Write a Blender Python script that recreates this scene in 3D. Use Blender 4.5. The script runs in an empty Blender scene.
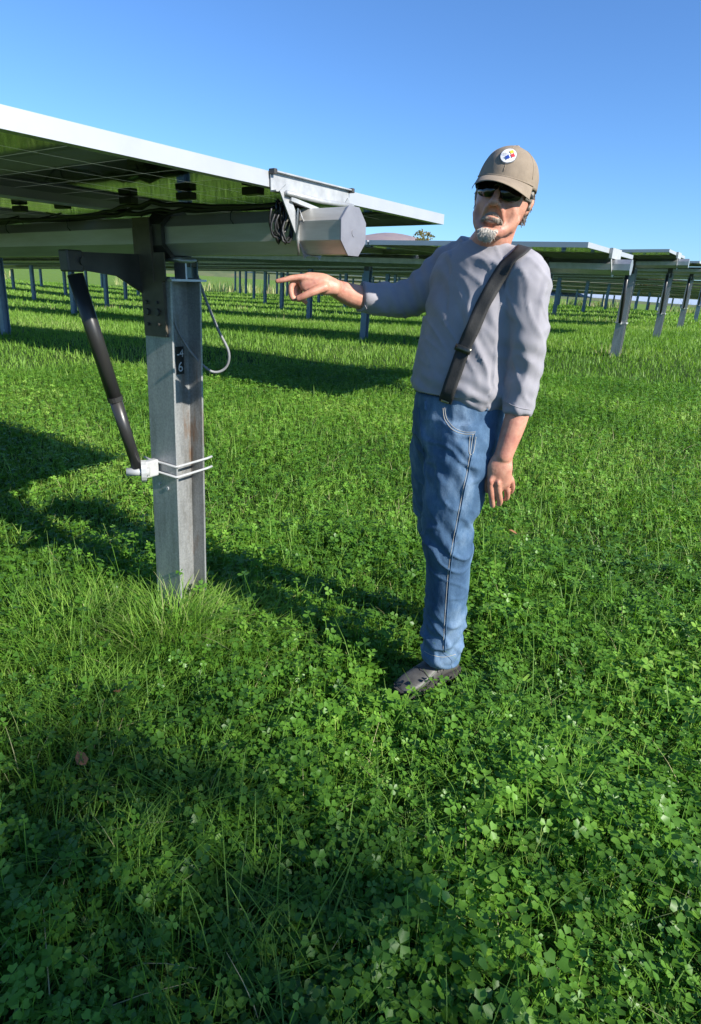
import bpy, bmesh, math, random
import numpy as np
from mathutils import Vector, Matrix, noise
from mathutils.bvhtree import BVHTree
rnd = random.Random(7); rng = np.random.default_rng(11)
sc = bpy.context.scene; COL = sc.collection
V = Vector
# ------------------------------------------------------------------ camera
F, CX, CY = 610.0, 350.5, 494.0
pit, rol, H = math.radians(19.0), 0.065, 1.5
fw = V((0, math.cos(pit), -math.sin(pit))); u0 = V((0, math.sin(pit), math.cos(pit))); r0 = V((1, 0, 0))
up = u0*math.cos(rol) - r0*math.sin(rol); rt = r0*math.cos(rol) + u0*math.sin(rol)
EYE = V((0, 0, H))
def ray(x, y): return fw + rt*((x-CX)/F) - up*((y-CY)/F)
def P(x, y, Y):
    d = ray(x, y); return EYE + d*(Y/d.y)
cam = bpy.data.cameras.new('camera'); co = bpy.data.objects.new('camera', cam); COL.objects.link(co)
co.matrix_world = Matrix.Translation(EYE) @ Matrix((rt, up, -fw)).transposed().to_4x4()
cam.sensor_fit = 'VERTICAL'; cam.sensor_height = 36.0; cam.lens = F/1024*36.0
cam.shift_y = -18.0/1024; cam.clip_end = 6000; cam.clip_start = 0.05
sc.camera = co
# ------------------------------------------------------------------ light
SUN_AZ = math.radians(126.5)      # clockwise from +Y, where the sun stands
SUN_EL = math.radians(32.5)
sdir = V((math.sin(SUN_AZ)*math.cos(SUN_EL), math.cos(SUN_AZ)*math.cos(SUN_EL), math.sin(SUN_EL)))
sl = bpy.data.lights.new('sun', 'SUN'); sl.energy = 5.0; sl.angle = math.radians(0.5); sl.color = (1, .95, .86)
so = bpy.data.objects.new('sun', sl); COL.objects.link(so)
so.rotation_euler = sdir.to_track_quat('Z', 'Y').to_euler(); so.location = (20, -20, 20)
w = bpy.data.worlds.new('World'); sc.world = w; w.use_nodes = True
nt = w.node_tree; bg = nt.nodes['Background']; sky = nt.nodes.new('ShaderNodeTexSky')
sky.sky_type = 'NISHITA'; sky.sun_disc = False; sky.sun_elevation = SUN_EL; sky.sun_rotation = SUN_AZ
sky.air_density = 1.0; sky.dust_density = 0.3; sky.ozone_density = 3.0
tn = nt.nodes.new('ShaderNodeMix'); tn.data_type = 'RGBA'; tn.blend_type = 'MULTIPLY'; tn.inputs[0].default_value = 1; tn.inputs[7].default_value = (.62, .92, 1.28, 1)
nt.links.new(sky.outputs[0], tn.inputs[6]); nt.links.new(tn.outputs[2], bg.inputs[0]); bg.inputs[1].default_value = 0.082
sc.view_settings.view_transform = 'Standard'; sc.view_settings.look = 'None'
sc.view_settings.exposure = 0.95; sc.view_settings.gamma = 1
sc.cycles.max_bounces = 8; sc.cycles.transparent_max_bounces = 8
# ------------------------------------------------------------------ materials
class NT:
    def __init__(s, name):
        s.m = bpy.data.materials.new(name); s.m.use_nodes = True; s.t = s.m.node_tree
        s.b = s.t.nodes['Principled BSDF']; s.out = s.t.nodes['Material Output']
    def n(s, typ, **kw):
        nd = s.t.nodes.new('ShaderNode'+typ)
        for k, v in kw.items():
            if k in nd.inputs.keys(): nd.inputs[k].default_value = v
            else: setattr(nd, k, v)
        return nd
    def l(s, a, b): s.t.links.new(a, b)
    def ramp(s, fac, stops):
        r = s.n('ValToRGB'); e = r.color_ramp.elements
        e[0].position, e[0].color = stops[0][0], (*stops[0][1], 1)
        e[1].position, e[1].color = stops[-1][0], (*stops[-1][1], 1)
        for p, c in stops[1:-1]:
            x = e.new(p); x.color = (*c, 1)
        s.l(fac, r.inputs[0]); return r.outputs[0]
    def noise(s, scale, detail=4, rough=.55, stretch=None, coord='Object'):
        tc = s.n('TexCoord'); o = tc.outputs[coord]
        if stretch:
            mp = s.n('Mapping'); mp.inputs['Scale'].default_value = stretch; s.l(o, mp.inputs[0]); o = mp.outputs[0]
        nz = s.n('TexNoise'); nz.inputs['Scale'].default_value = scale; nz.inputs['Detail'].default_value = detail
        nz.inputs['Roughness'].default_value = rough; s.l(o, nz.inputs['Vector']); return nz.outputs['Fac']
    def bump(s, h, strength=.3, dist=.01, prev=None):
        b = s.n('Bump'); b.inputs['Strength'].default_value = strength; b.inputs['Distance'].default_value = dist
        s.l(h, b.inputs['Height'])
        if prev: s.l(prev, b.inputs['Normal'])
        s.l(b.outputs[0], s.b.inputs['Normal']); return b.outputs[0]
def mat(name, c1, c2=None, rough=.5, metal=0, scale=8, bump=0, bscale=None, stretch=None, spec=.5, bdist=.003):
    k = NT(name); k.b.inputs['Roughness'].default_value = rough; k.b.inputs['Metallic'].default_value = metal
    k.b.inputs['Specular IOR Level'].default_value = spec
    c2 = c2 or tuple(x*.75 for x in c1)
    f = k.noise(scale, 5, .6, stretch)
    k.l(k.ramp(f, [(.3, c1), (.7, c2)]), k.b.inputs['Base Color'])
    if bump: k.bump(k.noise(bscale or scale*4, 4, .6, stretch), bump, bdist)
    return k.m
M = {}
M['galv'] = mat('galvanised_steel', (.50, .51, .52), (.36, .37, .38), .42, .75, 14, .15, 60)
k = NT('post_steel'); k.b.inputs['Metallic'].default_value = .55; k.b.inputs['Roughness'].default_value = .52
c1 = k.ramp(k.noise(9, 8, .75, (1, 1, .18)), [(.3, (.44, .44, .43)), (.5, (.33, .34, .34)), (.68, (.20, .20, .19))]); c2 = k.ramp(k.noise(120, 3, .6), [(.35, (.8, .8, .8)), (.65, (1.12, 1.12, 1.12))])
mx = k.n('Mix', data_type='RGBA', blend_type='MULTIPLY'); mx.inputs[0].default_value = .8; k.l(c1, mx.inputs[6]); k.l(c2, mx.inputs[7])
rs_ = k.ramp(k.noise(4, 6, .7, (2.2, 2.2, .5)), [(.60, (0, 0, 0)), (.72, (1, 1, 1))]); m2 = k.n('Mix', data_type='RGBA'); k.l(rs_, m2.inputs[0]); k.l(mx.outputs[2], m2.inputs[6]); m2.inputs[7].default_value = (.20, .125, .075, 1)
k.l(m2.outputs[2], k.b.inputs['Base Color']); k.bump(k.noise(50, 5, .7), .2, .002); M['galvpost'] = k.m
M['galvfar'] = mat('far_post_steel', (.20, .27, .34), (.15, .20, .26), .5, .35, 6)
M['alu'] = mat('aluminium_frame', (.42, .435, .46), (.37, .385, .41), .45, .3, 5)
M['dark'] = mat('dark_steel', (.075, .07, .062), (.045, .043, .04), .45, .3, 12, .1)
M['rubber'] = mat('black_cable', (.012, .012, .013), (.02, .02, .02), .45, 0, 20)
M['black_tube'] = mat('black_actuator_tube', (.018, .018, .019), (.035, .034, .033), .35, .2, 9, .1, 30, (1, 1, .2))
M['white'] = mat('white_coated_steel', (.42, .43, .43), (.32, .33, .33), .4, .1, 20)
M['conduit'] = mat('grey_conduit', (.22, .23, .24), (.17, .17, .18), .5, 0, 20)
M['label'] = mat('black_label', (.006, .006, .007), (.01, .01, .01), .4)
M['labelw'] = mat('label_white', (.55, .57, .6), (.5, .52, .55), .5)
M['rust'] = mat('rust_brown_steel', (.15, .125, .09), (.09, .078, .06), .6, .4, 14, .2)
# solar glass seen from below: dark cells, pale lines, glossy
k = NT('solar_glass'); tc = k.n('TexCoord'); sx = k.n('SeparateXYZ'); k.l(tc.outputs['Object'], sx.inputs[0])
def gridline(k, sock, step, width):
    a = k.n('Math', operation='DIVIDE'); k.l(sock, a.inputs[0]); a.inputs[1].default_value = step
    b = k.n('Math', operation='FRACT'); k.l(a.outputs[0], b.inputs[0])
    c = k.n('Math', operation='LESS_THAN'); k.l(b.outputs[0], c.inputs[0]); c.inputs[1].default_value = width/step
    return c.outputs[0]
g1 = gridline(k, sx.outputs[0], .172, .006); g2 = gridline(k, sx.outputs[1], .175, .005)
mx = k.n('Math', operation='MAXIMUM'); k.l(g1, mx.inputs[0]); k.l(g2, mx.inputs[1])
mix = k.n('Mix', data_type='RGBA'); k.l(mx.outputs[0], mix.inputs[0])
mix.inputs[6].default_value = (.012, .022, .014, 1); mix.inputs[7].default_value = (.62, .64, .60, 1)
k.l(mix.outputs[2], k.b.inputs['Base Color']); k.b.inputs['Roughness'].default_value = .06
k.b.inputs['IOR'].default_value = 1.5
tr = k.n('BsdfTranslucent'); tr.inputs[0].default_value = (.75, .8, .7, 1); mf = k.n('Math', operation='MULTIPLY'); k.l(mx.outputs[0], mf.inputs[0]); mf.inputs[1].default_value = .42
ms = k.n('MixShader'); k.l(mf.outputs[0], ms.inputs[0]); k.l(k.b.outputs[0], ms.inputs[1]); k.l(tr.outputs[0], ms.inputs[2]); k.l(ms.outputs[0], k.out.inputs[0])
M['glass'] = k.m
# ------------------------------------------------------------------ mesh builders
class MB:
    def __init__(s): s.v = []; s.f = []; s.m = []; s.sm = []
    def add(s, vs, fs, mi=0, smooth=False):
        o = len(s.v); s.v += [tuple(v) for v in vs]; s.f += [tuple(i+o for i in f) for f in fs]
        s.m += [mi]*len(fs); s.sm += [smooth]*len(fs); return s
    def box(s, lo, hi, mi=0, bev=.0):
        (a, b, c), (d, e, f) = lo, hi
        if bev <= 0:
            return s.add([(a,b,c),(d,b,c),(d,e,c),(a,e,c),(a,b,f),(d,b,f),(d,e,f),(a,e,f)],
                  [(3,2,1,0),(4,5,6,7),(0,1,5,4),(1,2,6,5),(2,3,7,6),(3,0,4,7)], mi)
        bm = bmesh.new(); bmesh.ops.create_cube(bm, size=1)
        for v in bm.verts: v.co = V(((a+d)/2+v.co.x*(d-a), (b+e)/2+v.co.y*(e-b), (c+f)/2+v.co.z*(f-c)))
        bmesh.ops.bevel(bm, geom=bm.edges[:], offset=bev, segments=2, affect='EDGES', profile=.5)
        bm.verts.ensure_lookup_table(); bm.verts.index_update()
        s.add([v.co for v in bm.verts], [[v.index for v in q.verts] for q in bm.faces], mi); bm.free(); return s
    def bar(s, p, q, wx, wz, side=None, mi=0):
        p, q = V(p), V(q); a = (q-p).normalized(); side = V(side) if side else (V((0,0,1)) if abs(a.z) < .9 else V((1,0,0)))
        b = a.cross(side).normalized(); c = b.cross(a).normalized(); b *= wx/2; c *= wz/2
        vs = [p-b-c, p+b-c, p+b+c, p-b+c, q-b-c, q+b-c, q+b+c, q-b+c]
        return s.add(vs, [(3,2,1,0),(4,5,6,7),(0,1,5,4),(1,2,6,5),(2,3,7,6),(3,0,4,7)], mi)
    def tube(s, pts, rad, n=10, caps=True, mi=0, smooth=True, rot=0, scale=None, sides=None):
        pts = [V(p) for p in pts]; N = len(pts)
        if not hasattr(rad, '__len__'): rad = [rad]*N
        t = [(pts[min(i+1, N-1)]-pts[max(i-1, 0)]).normalized() for i in range(N)]
        ref = V(sides) if sides is not None else (V((0,0,1)) if abs(t[0].z) < .9 else V((0,1,0)))
        rings = []; a = None
        for i in range(N):
            a = (ref - t[i]*ref.dot(t[i])).normalized() if (a is None or sides is not None) else (a - t[i]*a.dot(t[i])).normalized()
            b = t[i].cross(a); sx_, sy_ = (scale[i] if scale else (1, 1))
            rings.append([pts[i]+(a*math.cos(rot+2*math.pi*j/n)*sx_+b*math.sin(rot+2*math.pi*j/n)*sy_)*rad[i] for j in range(n)])
        vs = [p for r in rings for p in r]; fs = []
        for i in range(N-1):
            for j in range(n): fs.append((i*n+j, i*n+(j+1) % n, (i+1)*n+(j+1) % n, (i+1)*n+j))
        if caps: fs += [tuple(range(n-1, -1, -1)), tuple((N-1)*n+j for j in range(n))]
        return s.add(vs, fs, mi, smooth)
    def capsule(s, pts, rad, n=14, scale=None, sides=None):
        """rounded limb: tube with hemispherical ends, closed"""
        pts = [V(p) for p in pts]; rad = list(rad) if hasattr(rad, '__len__') else [rad]*len(pts)
        sc_ = list(scale) if scale else [(1, 1)]*len(pts)
        # catmull-rom resample
        P2, R2, S2 = [], [], []; N = len(pts)
        for i in range(N-1):
            p0, p1, p2, p3 = pts[max(i-1,0)], pts[i], pts[i+1], pts[min(i+2,N-1)]
            for q in range(5):
                u = q/5; P2.append(.5*((2*p1)+(-p0+p2)*u+(2*p0-5*p1+4*p2-p3)*u*u+(-p0+3*p1-3*p2+p3)*u**3))
                h = u*u*(3-2*u); R2.append(rad[i]*(1-h)+rad[i+1]*h); S2.append(tuple(sc_[i][c]*(1-h)+sc_[i+1][c]*h for c in (0,1)))
        P2.append(pts[-1]); R2.append(rad[-1]); S2.append(sc_[-1])
        ta = (P2[0]-P2[1]).normalized(); tb = (P2[-1]-P2[-2]).normalized()
        A = [(P2[0]+ta*R2[0]*.9*math.sin(a), R2[0]*math.cos(a)) for a in (1.5, 1.2, .8, .4)]
        B = [(P2[-1]+tb*R2[-1]*.9*math.sin(a), R2[-1]*math.cos(a)) for a in (.4, .8, 1.2, 1.5)]
        return s.tube([a[0] for a in A]+P2+[b[0] for b in B], [a[1] for a in A]+R2+[b[1] for b in B], n, True, 0, True, 0,
                      [S2[0]]*4+S2+[S2[-1]]*4, sides)
    def mesh(s, name, mats):
        me = bpy.data.meshes.new(name); me.from_pydata(s.v, [], s.f)
        for x in mats: me.materials.append(M[x] if isinstance(x, str) else x)
        me.polygons.foreach_set('material_index', s.m); me.polygons.foreach_set('use_smooth', s.sm); me.update(); return me
def link(name, me, parent=None, W=None):
    o = bpy.data.objects.new(name, me); COL.objects.link(o)
    if parent is not None:
        o.parent = parent
        if W is not None: o.matrix_local = MW[parent].inverted() @ W
        MW[o] = W if W is not None else MW[parent].copy()
    else:
        if W is not None: o.matrix_world = W
        MW[o] = W.copy() if W is not None else Matrix()
    return o
MW = {}
def tag(o, label=None, cat=None, group=None, kind=None):
    if label: o['label'] = label
    if cat: o['category'] = cat
    if group: o['group'] = group
    if kind: o['kind'] = kind
    return o
def empty(name, loc):
    o = bpy.data.objects.new(name, None); COL.objects.link(o); o.empty_display_size = .2
    o.location = loc; MW[o] = Matrix.Translation(V(loc)); return o
def I(o): return MW[o]
# ------------------------------------------------------------------ terrain
def sstep(x, a, b):
    t = np.clip((x-a)/(b-a), 0, 1); return t*t*(3-2*t)
def terr(X, Y):
    X = np.asarray(X, float); Y = np.asarray(Y, float)
    z = .40*sstep(Y, .5, 12.0)
    z = z + np.where(X > 0, .050*np.clip(X, 0, 12), .034*np.clip(X, -14, 0)) * (1-.6*sstep(np.hypot(X, Y), 30, 90))
    z = z + .03*np.sin(X*.55+.8)*np.sin(Y*.42+.3)*sstep(np.hypot(X, Y), 3, 9)
    z = z - 1.4*sstep(Y, 45, 130)
    return z
def tz(x, y): return float(terr(x, y))
def grid_ground():
    rs = np.concatenate([np.linspace(0, 12, 40), np.geomspace(12.5, 4000, 60)]); na = 144
    vs = [(0, 0, tz(0, 0))]; fs = []
    for r in rs[1:]:
        for j in range(na):
            a = 2*math.pi*j/na; x, y = r*math.sin(a), r*math.cos(a); vs.append((x, y, tz(x, y) if r < 700 else tz(x, y)))
    for j in range(na): fs.append((0, 1+(j+1) % na, 1+j))
    for i in range(len(rs)-2):
        for j in range(na):
            a, b = 1+i*na+j, 1+i*na+(j+1) % na; fs.append((a, b, b+na, a+na))
    b = MB(); b.add(vs, fs, 0, True); return b
k = NT('meadow_ground'); k.b.inputs['Roughness'].default_value = .9; k.b.inputs['Specular IOR Level'].default_value = .1
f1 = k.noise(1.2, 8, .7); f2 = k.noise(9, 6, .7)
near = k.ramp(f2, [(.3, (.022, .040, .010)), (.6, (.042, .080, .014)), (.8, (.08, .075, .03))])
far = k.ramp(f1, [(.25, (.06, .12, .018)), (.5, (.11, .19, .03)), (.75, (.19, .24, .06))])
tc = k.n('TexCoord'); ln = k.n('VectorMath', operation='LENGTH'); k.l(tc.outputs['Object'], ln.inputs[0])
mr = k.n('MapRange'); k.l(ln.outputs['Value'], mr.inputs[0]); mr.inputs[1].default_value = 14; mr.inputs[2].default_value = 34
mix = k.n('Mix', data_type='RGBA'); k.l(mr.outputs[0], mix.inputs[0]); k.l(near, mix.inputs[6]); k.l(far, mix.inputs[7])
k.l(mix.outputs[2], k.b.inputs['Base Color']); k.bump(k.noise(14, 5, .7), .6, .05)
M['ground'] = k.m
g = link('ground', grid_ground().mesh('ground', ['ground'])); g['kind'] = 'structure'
# ------------------------------------------------------------------ row frame
AZD = math.radians(-58.3)
dvec = V((math.sin(AZD), math.cos(AZD), 0)); nvec = V((dvec.y, -dvec.x, 0))
M0 = V((-.2024, 2.1442, 1.6459)); PITCH = 4.85
MODW, GAP, HALF, TUBE, ZB, FR = 1.03, .022, 1.05, .0675, .113, .042
EDGE = .0
def row_frame(k, L=30):
    m = M0 + nvec*PITCH*k
    if k == 0: dz = -.034; z = M0.z
    else:
        q = m + dvec*L; z0 = tz(m.x, m.y); z1 = tz(q.x, q.y); qm = m+dvec*6; zm = tz(qm.x, qm.y)
        dz = (zm-z0)/6*.6+(z1-z0)/L*.4; z = z0 + 1.48
    o = V((m.x, m.y, z)); x = -(dvec+V((0,0,dz))).normalized(); y = (nvec+V((0,0,.02))); y = (y-x*y.dot(x)).normalized()
    zz = x.cross(y)
    R = Matrix((x, y, zz)).transposed().to_4x4(); return Matrix.Translation(o) @ R
def frame_mesh(detail=True):
    b = MB(); w_, h_, t = MODW, HALF, FR; e = .003
    b.box((-w_, -h_, 0), (-w_+e, h_, t)); b.box((-e, -h_, 0), (0, h_, t))
    b.box((-w_+e, -h_, 0), (-e, -h_+e, t)); b.box((-w_+e, h_-e, 0), (-e, h_, t))
    l = .03
    b.box((-w_+e, -h_+e, 0), (-w_+l, h_-e, .002)); b.box((-l, -h_+e, 0), (-e, h_-e, .002))
    b.box((-w_+l, -h_+e, 0), (-l, -h_+l*.6, .002)); b.box((-w_+l, h_-l*.6, 0), (-l, h_-e, .002))
    return b
def glass_box(b, mi=0):
    b.box((-MODW+.0035, -HALF+.0035, FR-.009), (-.0035, HALF-.0035, FR-.002), mi)
fb = frame_mesh(); fr_me = fb.mesh('module_frame', ['alu'])
gb = MB(); glass_box(gb); gl_me = gb.mesh('module_glass', ['glass'])
fb2 = frame_mesh(); glass_box(fb2, 1); far_me = fb2.mesh('far_module', ['alu', 'glass'])
jb = MB(); jb.box((-.035, -.018, -.0), (.035, .018, .024), 0, .003); jb_me = jb.mesh('junction_box', ['rubber'])
def oct_tube(b, x0, x1, af=TUBE, mi=0):
    R = af/math.cos(math.pi/8); r = [(af_y*R, af_z*R) for af_y, af_z in [(math.cos(math.pi/8+i*math.pi/4), math.sin(math.pi/8+i*math.pi/4)) for i in range(8)]]
    vs = [(x0, a, c) for a, c in r]+[(x1, a, c) for a, c in r]
    b.add(vs, [(i, (i+1) % 8, 8+(i+1) % 8, 8+i) for i in range(8)]+[tuple(range(7, -1, -1)), tuple(range(8, 16))], mi)
FW_, FD_, FT_ = .150, .155, .009      # post flange width, depth, thickness
def hpost(b, length, fw_=FW_, fd=FD_, ft=FT_, notch=True):
    """H section hanging from z=0: near flange at -y, far flange at +y, web between"""
    b.box((-fw_/2, -fd/2, -length), (fw_/2, -fd/2+ft, 0))
    b.box((-fw_/2, fd/2-ft, -length), (fw_/2, fd/2, 0))
    b.box((-ft/2, -fd/2+ft, -length), (ft/2, fd/2-ft, 0))
pb = MB(); hpost(pb, 1.9); post_me = pb.mesh('post', ['galvpost'])
pb = MB(); hpost(pb, 1.9, .13, .13, .01); fpost_me = pb.mesh('far_post', ['galvfar'])
nx = -dvec
Rrow = Matrix((V((-dvec.x, -dvec.y, 0)), nvec, V((0, 0, 1)))).transposed().to_4x4()
ROWLAB = ['big near solar panel row with a bare octagonal tube end beside the pointing hand',
 'solar panel row directly behind the near one, its dark underside crossing behind the man',
 'solar panel row whose capped tube end and leaning end post show right of the man',
 'solar panel row one behind the capped tube end, at the right edge of the field']
ORD = ['fifth','sixth','seventh','eighth','ninth','tenth','eleventh','twelfth','thirteenth','fourteenth']
NR = 14
for k_ in range(NR):
    L = 26 if k_ < 3 else 40
    L = [14, 26, 34][k_] if k_ < 3 else 44
    W = row_frame(k_, L); org = W.to_translation()
    root = empty('solar_panel_row', (org.x, org.y, tz(org.x, org.y)))
    lab = ROWLAB[k_] if k_ < 4 else '%s solar panel row counted from the camera, far off in the green field' % ORD[k_-4]
    tag(root, lab, 'solar panel row', 'parallel rows of solar panels standing in the meadow')
    xs0 = .18
    if k_:
        t = MB(); oct_tube(t, -L, xs0); link('torque_tube', t.mesh('torque_tube', ['galv']), root, W)
    nm = int(L/(MODW+GAP))
    for i in range(nm):
        Wm = W @ Matrix.Translation((-i*(MODW+GAP), 0, ZB))
        if k_ == 0:
            m_ = link('solar_module', gl_me, root, Wm); link('frame', fr_me, m_, Wm)
            for jx in (-.20, -.515, -.83):
                link('junction_box', jb_me, m_, Wm @ Matrix.Translation((jx, -.02, -.002+.008)))
        else: link('solar_module', far_me, root, Wm)
    t0 = .63; j = 0
    while t0+5.05*j < L-.3:
        s_ = t0+5.05*j; q = W @ V((-s_, 0, 0)); bot = tz(q.x, q.y); topz = q.z-TUBE-.075
        if k_ == 0:
            if j == 0: main_post = (s_, V((q.x, q.y, q.z)))
            link('post', post_me, root, Matrix.Translation((q.x, q.y, topz+.0)) @ Rrow)
            if j: 
                hb = MB(); hb.box((-.05, -.07, -.2), (.05, .07, -.062)); link('bearing', hb.mesh('bearing', ['dark']), root, W @ Matrix.Translation((-s_, 0, 0)))
        else:
            me_ = post_me if j == 0 and k_ < 5 else fpost_me
            link('post', me_, root, Matrix.Translation((q.x, q.y, topz+.06)) @ Rrow)
            if k_ < 5 and j < 2:
                hb = MB(); hb.box((-.05, -.09, -.16), (.05, .09, .075), 0, .008); link('bearing', hb.mesh('bearing', ['dark']), root, W @ Matrix.Translation((-s_, 0, 0)))
            if k_ < 6 and j == 0:
                zc = bot+.55
                a = V((q.x, q.y, q.z)) - nvec*.36 + V((0,0,-.12)); c = V((q.x, q.y, zc)) - nvec*.16
                ab = MB(); ab.tube([a, a.lerp(c, .55), c], [.03, .03, .022], 10); link('actuator', ab.mesh('actuator', ['black_tube']), root, Matrix())
                ab = MB(); ab.bar(V((q.x,q.y,q.z))+V((0,0,-.1)), a, .05, .08); link('drive_arm', ab.mesh('drive_arm', ['dark']), root, Matrix())
                ab = MB(); ab.box((-.09, -.09, -.012), (.09, .09, .012)); ab.box((-.02, -.17, -.02), (.02, -.085, .02))
                link('post_clamp', ab.mesh('post_clamp', ['white']), root, Matrix.Translation((q.x, q.y, zc)) @ Rrow)
        j += 1
    if k_ in (1, 2, 3):
        b = MB(); b.box((.004, -.2, .07), (.03, .22, .16)); b.bar((.02,-.18,.08), (.02,-.01,-.085), .006, .03); b.bar((.02,.2,.08), (.02,.01,-.085), .006, .03)
        link('end_bracket', b.mesh('end_bracket', ['white']), root, W)
    if k_ == 0: near_root, W0 = root, W
# ------------------------------------------------------------------ near row details
def W0p(x, y, z): return W0 @ V((x, y, z))
def npart(name, b, mats, parent=None, Wm=None): return link(name, b.mesh(name, mats), parent or near_root, W0 if Wm is None else Wm)
k = NT('torque_tube_steel'); k.b.inputs['Metallic'].default_value = .35; k.b.inputs['Roughness'].default_value = .42
f = k.noise(5, 6, .7, (.25, 2, 2)); k.l(k.ramp(f, [(.3, (.50, .50, .48)), (.7, (.33, .31, .27))]), k.b.inputs['Base Color']); k.bump(k.noise(60, 3), .05, .002)
M['ttube'] = k.m
t = MB(); oct_tube(t, -14, .185); tt = npart('torque_tube', t, ['ttube'])
t = MB(); oct_tube(t, .183, .188, TUBE+.003)
t.tube([(.188, .0, -.004), (.1895, .0, -.004)], .012, 10, smooth=False)
k = mat('tube_end_plate', (.30, .30, .33), (.24, .24, .27), .5, .5, 20); M['plate'] = k
npart('end_cap', t, ['plate'], tt)
# end bracket: channel on the edge with flat legs wrapping under the tube
b = MB(); b.box((.003, -.175, .100), (.007, .245, .157), 0); b.box((.007, -.175, .100), (.026, .245, .104)); b.box((.007, -.175, .153), (.020, .245, .157))
M['galvb'] = mat('bright_galvanised', (.46, .47, .47), (.30, .31, .32), .5, .35, 22, .1, 60)
rl = npart('edge_channel', b, ['galvb'])
b = MB()
for yy in (-.178, .243): b.box((.001, yy, .146), (.024, yy+.014, .161), 0, .002)
npart('channel_clip', b, ['dark'], rl)
b = MB(); b.bar((.030, -.150, .112), (.024, -.022, -.069), .004, .036, (0, .7, .7)); b.bar((.030, .215, .112), (.024, .030, -.069), .004, .034, (0, .7, -.7))
b.box((.010, -.03, -.0735), (.036, .04, -.069)); npart('bracket_leg', b, ['galvb'])
b = MB(); b.tube([(.040, -.145, .098), (.040, .04, .095), (.040, .22, .100)], .0075, 8); b.bar((.034, -.12, .085), (.034, .02, .069), .012, .012); npart('brace', b, ['galvb'])
b = MB(); b.tube([(.045, -.06, .02), (.04, -.085, .06), (.03, -.082, -.02), (.02, -.06, -.07)], .005, 8); npart('u_bolt', b, ['galv'])
b = MB()
for q in range(7):
    r_ = .028+.006*rnd.random(); cy, cz = -.125+.004*q, .03+.006*rnd.random(); ph = rnd.random()
    b.tube([(-.02+.004*math.sin(3*a+ph)+.005*q, cy+.016*math.cos(a)+.012*math.cos(2*a+ph*6), cz-.01+(.045+.018*rnd.random())*math.sin(a)) for a in np.linspace(0, 2*math.pi, 26)], .0038, 6)
npart('cable_coil', b, ['rubber'])
# cables lying along the tube and hanging from the modules
b = MB()
for q in range(4):
    pts = []
    for s_ in np.linspace(-.03, 5.5, 90):
        big = math.exp(-((s_-.63)/.22)**2)
        pts.append((-s_, -.015-.02*q+.012*math.sin(s_*7+q*2)-.03*big, TUBE+.008+.006*abs(math.sin(s_*5+q))+.025*big*(q % 2)+.008*big*math.sin(s_*40+q)))
    b.tube(pts, .0065, 6)
for s_ in np.arange(.25, 5, .45):
    b.tube([(-s_+.01*math.cos(a)*0, -.03+.05*math.cos(a), .05+.035*math.sin(a)) for a in np.linspace(0, 2*math.pi, 12)], .002, 5)
npart('cable_run', b, ['rubber'])
b = MB()
for i in range(5):
    x0 = -i*(MODW+GAP); z = ZB-.012
    for a_, c_ in ((-.20, -.515), (-.515, -.83)):
        pts = [(x0+a_+(c_-a_)*u, -.03-.07*math.sin(math.pi*u), z-.03*math.sin(math.pi*u)) for u in np.linspace(0, 1, 9)]
        if i > 0: b.tube(pts, .003, 6)
    b.tube([(x0-.83, -.03, z), (x0-.9, -.13, z-.03), (x0-1.0, -.2, z-.035), (x0-1.2, -.13, z-.01)], .0035, 6)
npart('module_lead', b, ['rubber'])
# post head
sP = -main_post[0]
b = MB(); b.tube([(sP-.035, math.cos(a)*.083, math.sin(a)*.083) for a in np.linspace(0, 2*math.pi, 17)[:-1]]*1, .001, 4, False)
b = MB(); ro = .086/math.cos(math.pi/8); ri = (TUBE+.002)/math.cos(math.pi/8)
pr = [(math.cos(math.pi/8+i*math.pi/4), math.sin(math.pi/8+i*math.pi/4)) for i in range(8)]
for x0, x1 in ((sP-.045, sP+.045),):
    vs = [(x, c*R_, s__*R_) for x in (x0, x1) for R_ in (ri, ro) for c, s__ in pr]
    fs = []
    for i in range(8):
        j = (i+1) % 8
        fs += [(8+i, 8+j, 24+j, 24+i), (i, 16+i, 16+j, j), (i, j, 8+j, 8+i), (16+i, 24+i, 24+j, 16+j)]
    b.add(vs, fs)
bear = npart('bearing', b, ['dark'])
b = MB(); b.bar((sP-.05, -.094, .06), (sP-.05, -.094, -.155), .006, .09, (1, 0, 0)); b.box((sP-.095, -.1, -.165), (sP-.0, -.088, .03))
npart('side_plate', b, ['rust'])
b = MB(); b.box((sP-.055, -.088, -.158), (sP+.085, .088, -.150)); b.box((sP+.01, -.004, -.150), (sP+.07, .004, -.09)); b.tube([(sP+.0, 0, -.082), (sP+.08, 0, -.082)], .022, 14, scale=[(.5, 2.2)]*2, sides=(0, 0, 1))
npart('saddle', b, ['galv'])
b = MB(); b.box((sP-.0, -.094, -.158), (sP+.06, -.0885, -.06)); npart('saddle_cheek', b, ['rust'])
b = MB(); b.box((sP-.075, -.097, -.36), (sP+.045, -.082, -.158))
sad = npart('bolt_plate', b, ['rust'])
for bx, bz, r_ in ((-.045, -.27, .013), (.012, -.27, .013), (-.045, -.235, .006), (.012, -.235, .006), (-.045, -.315, .006), (.012, -.315, .006)):
    b = MB(); b.tube([(sP+bx, -.097, bz), (sP+bx, -.107, bz)], r_, 6 if r_ > .01 else 10, smooth=False); npart('bolt', b, ['dark'], sad)
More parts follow.
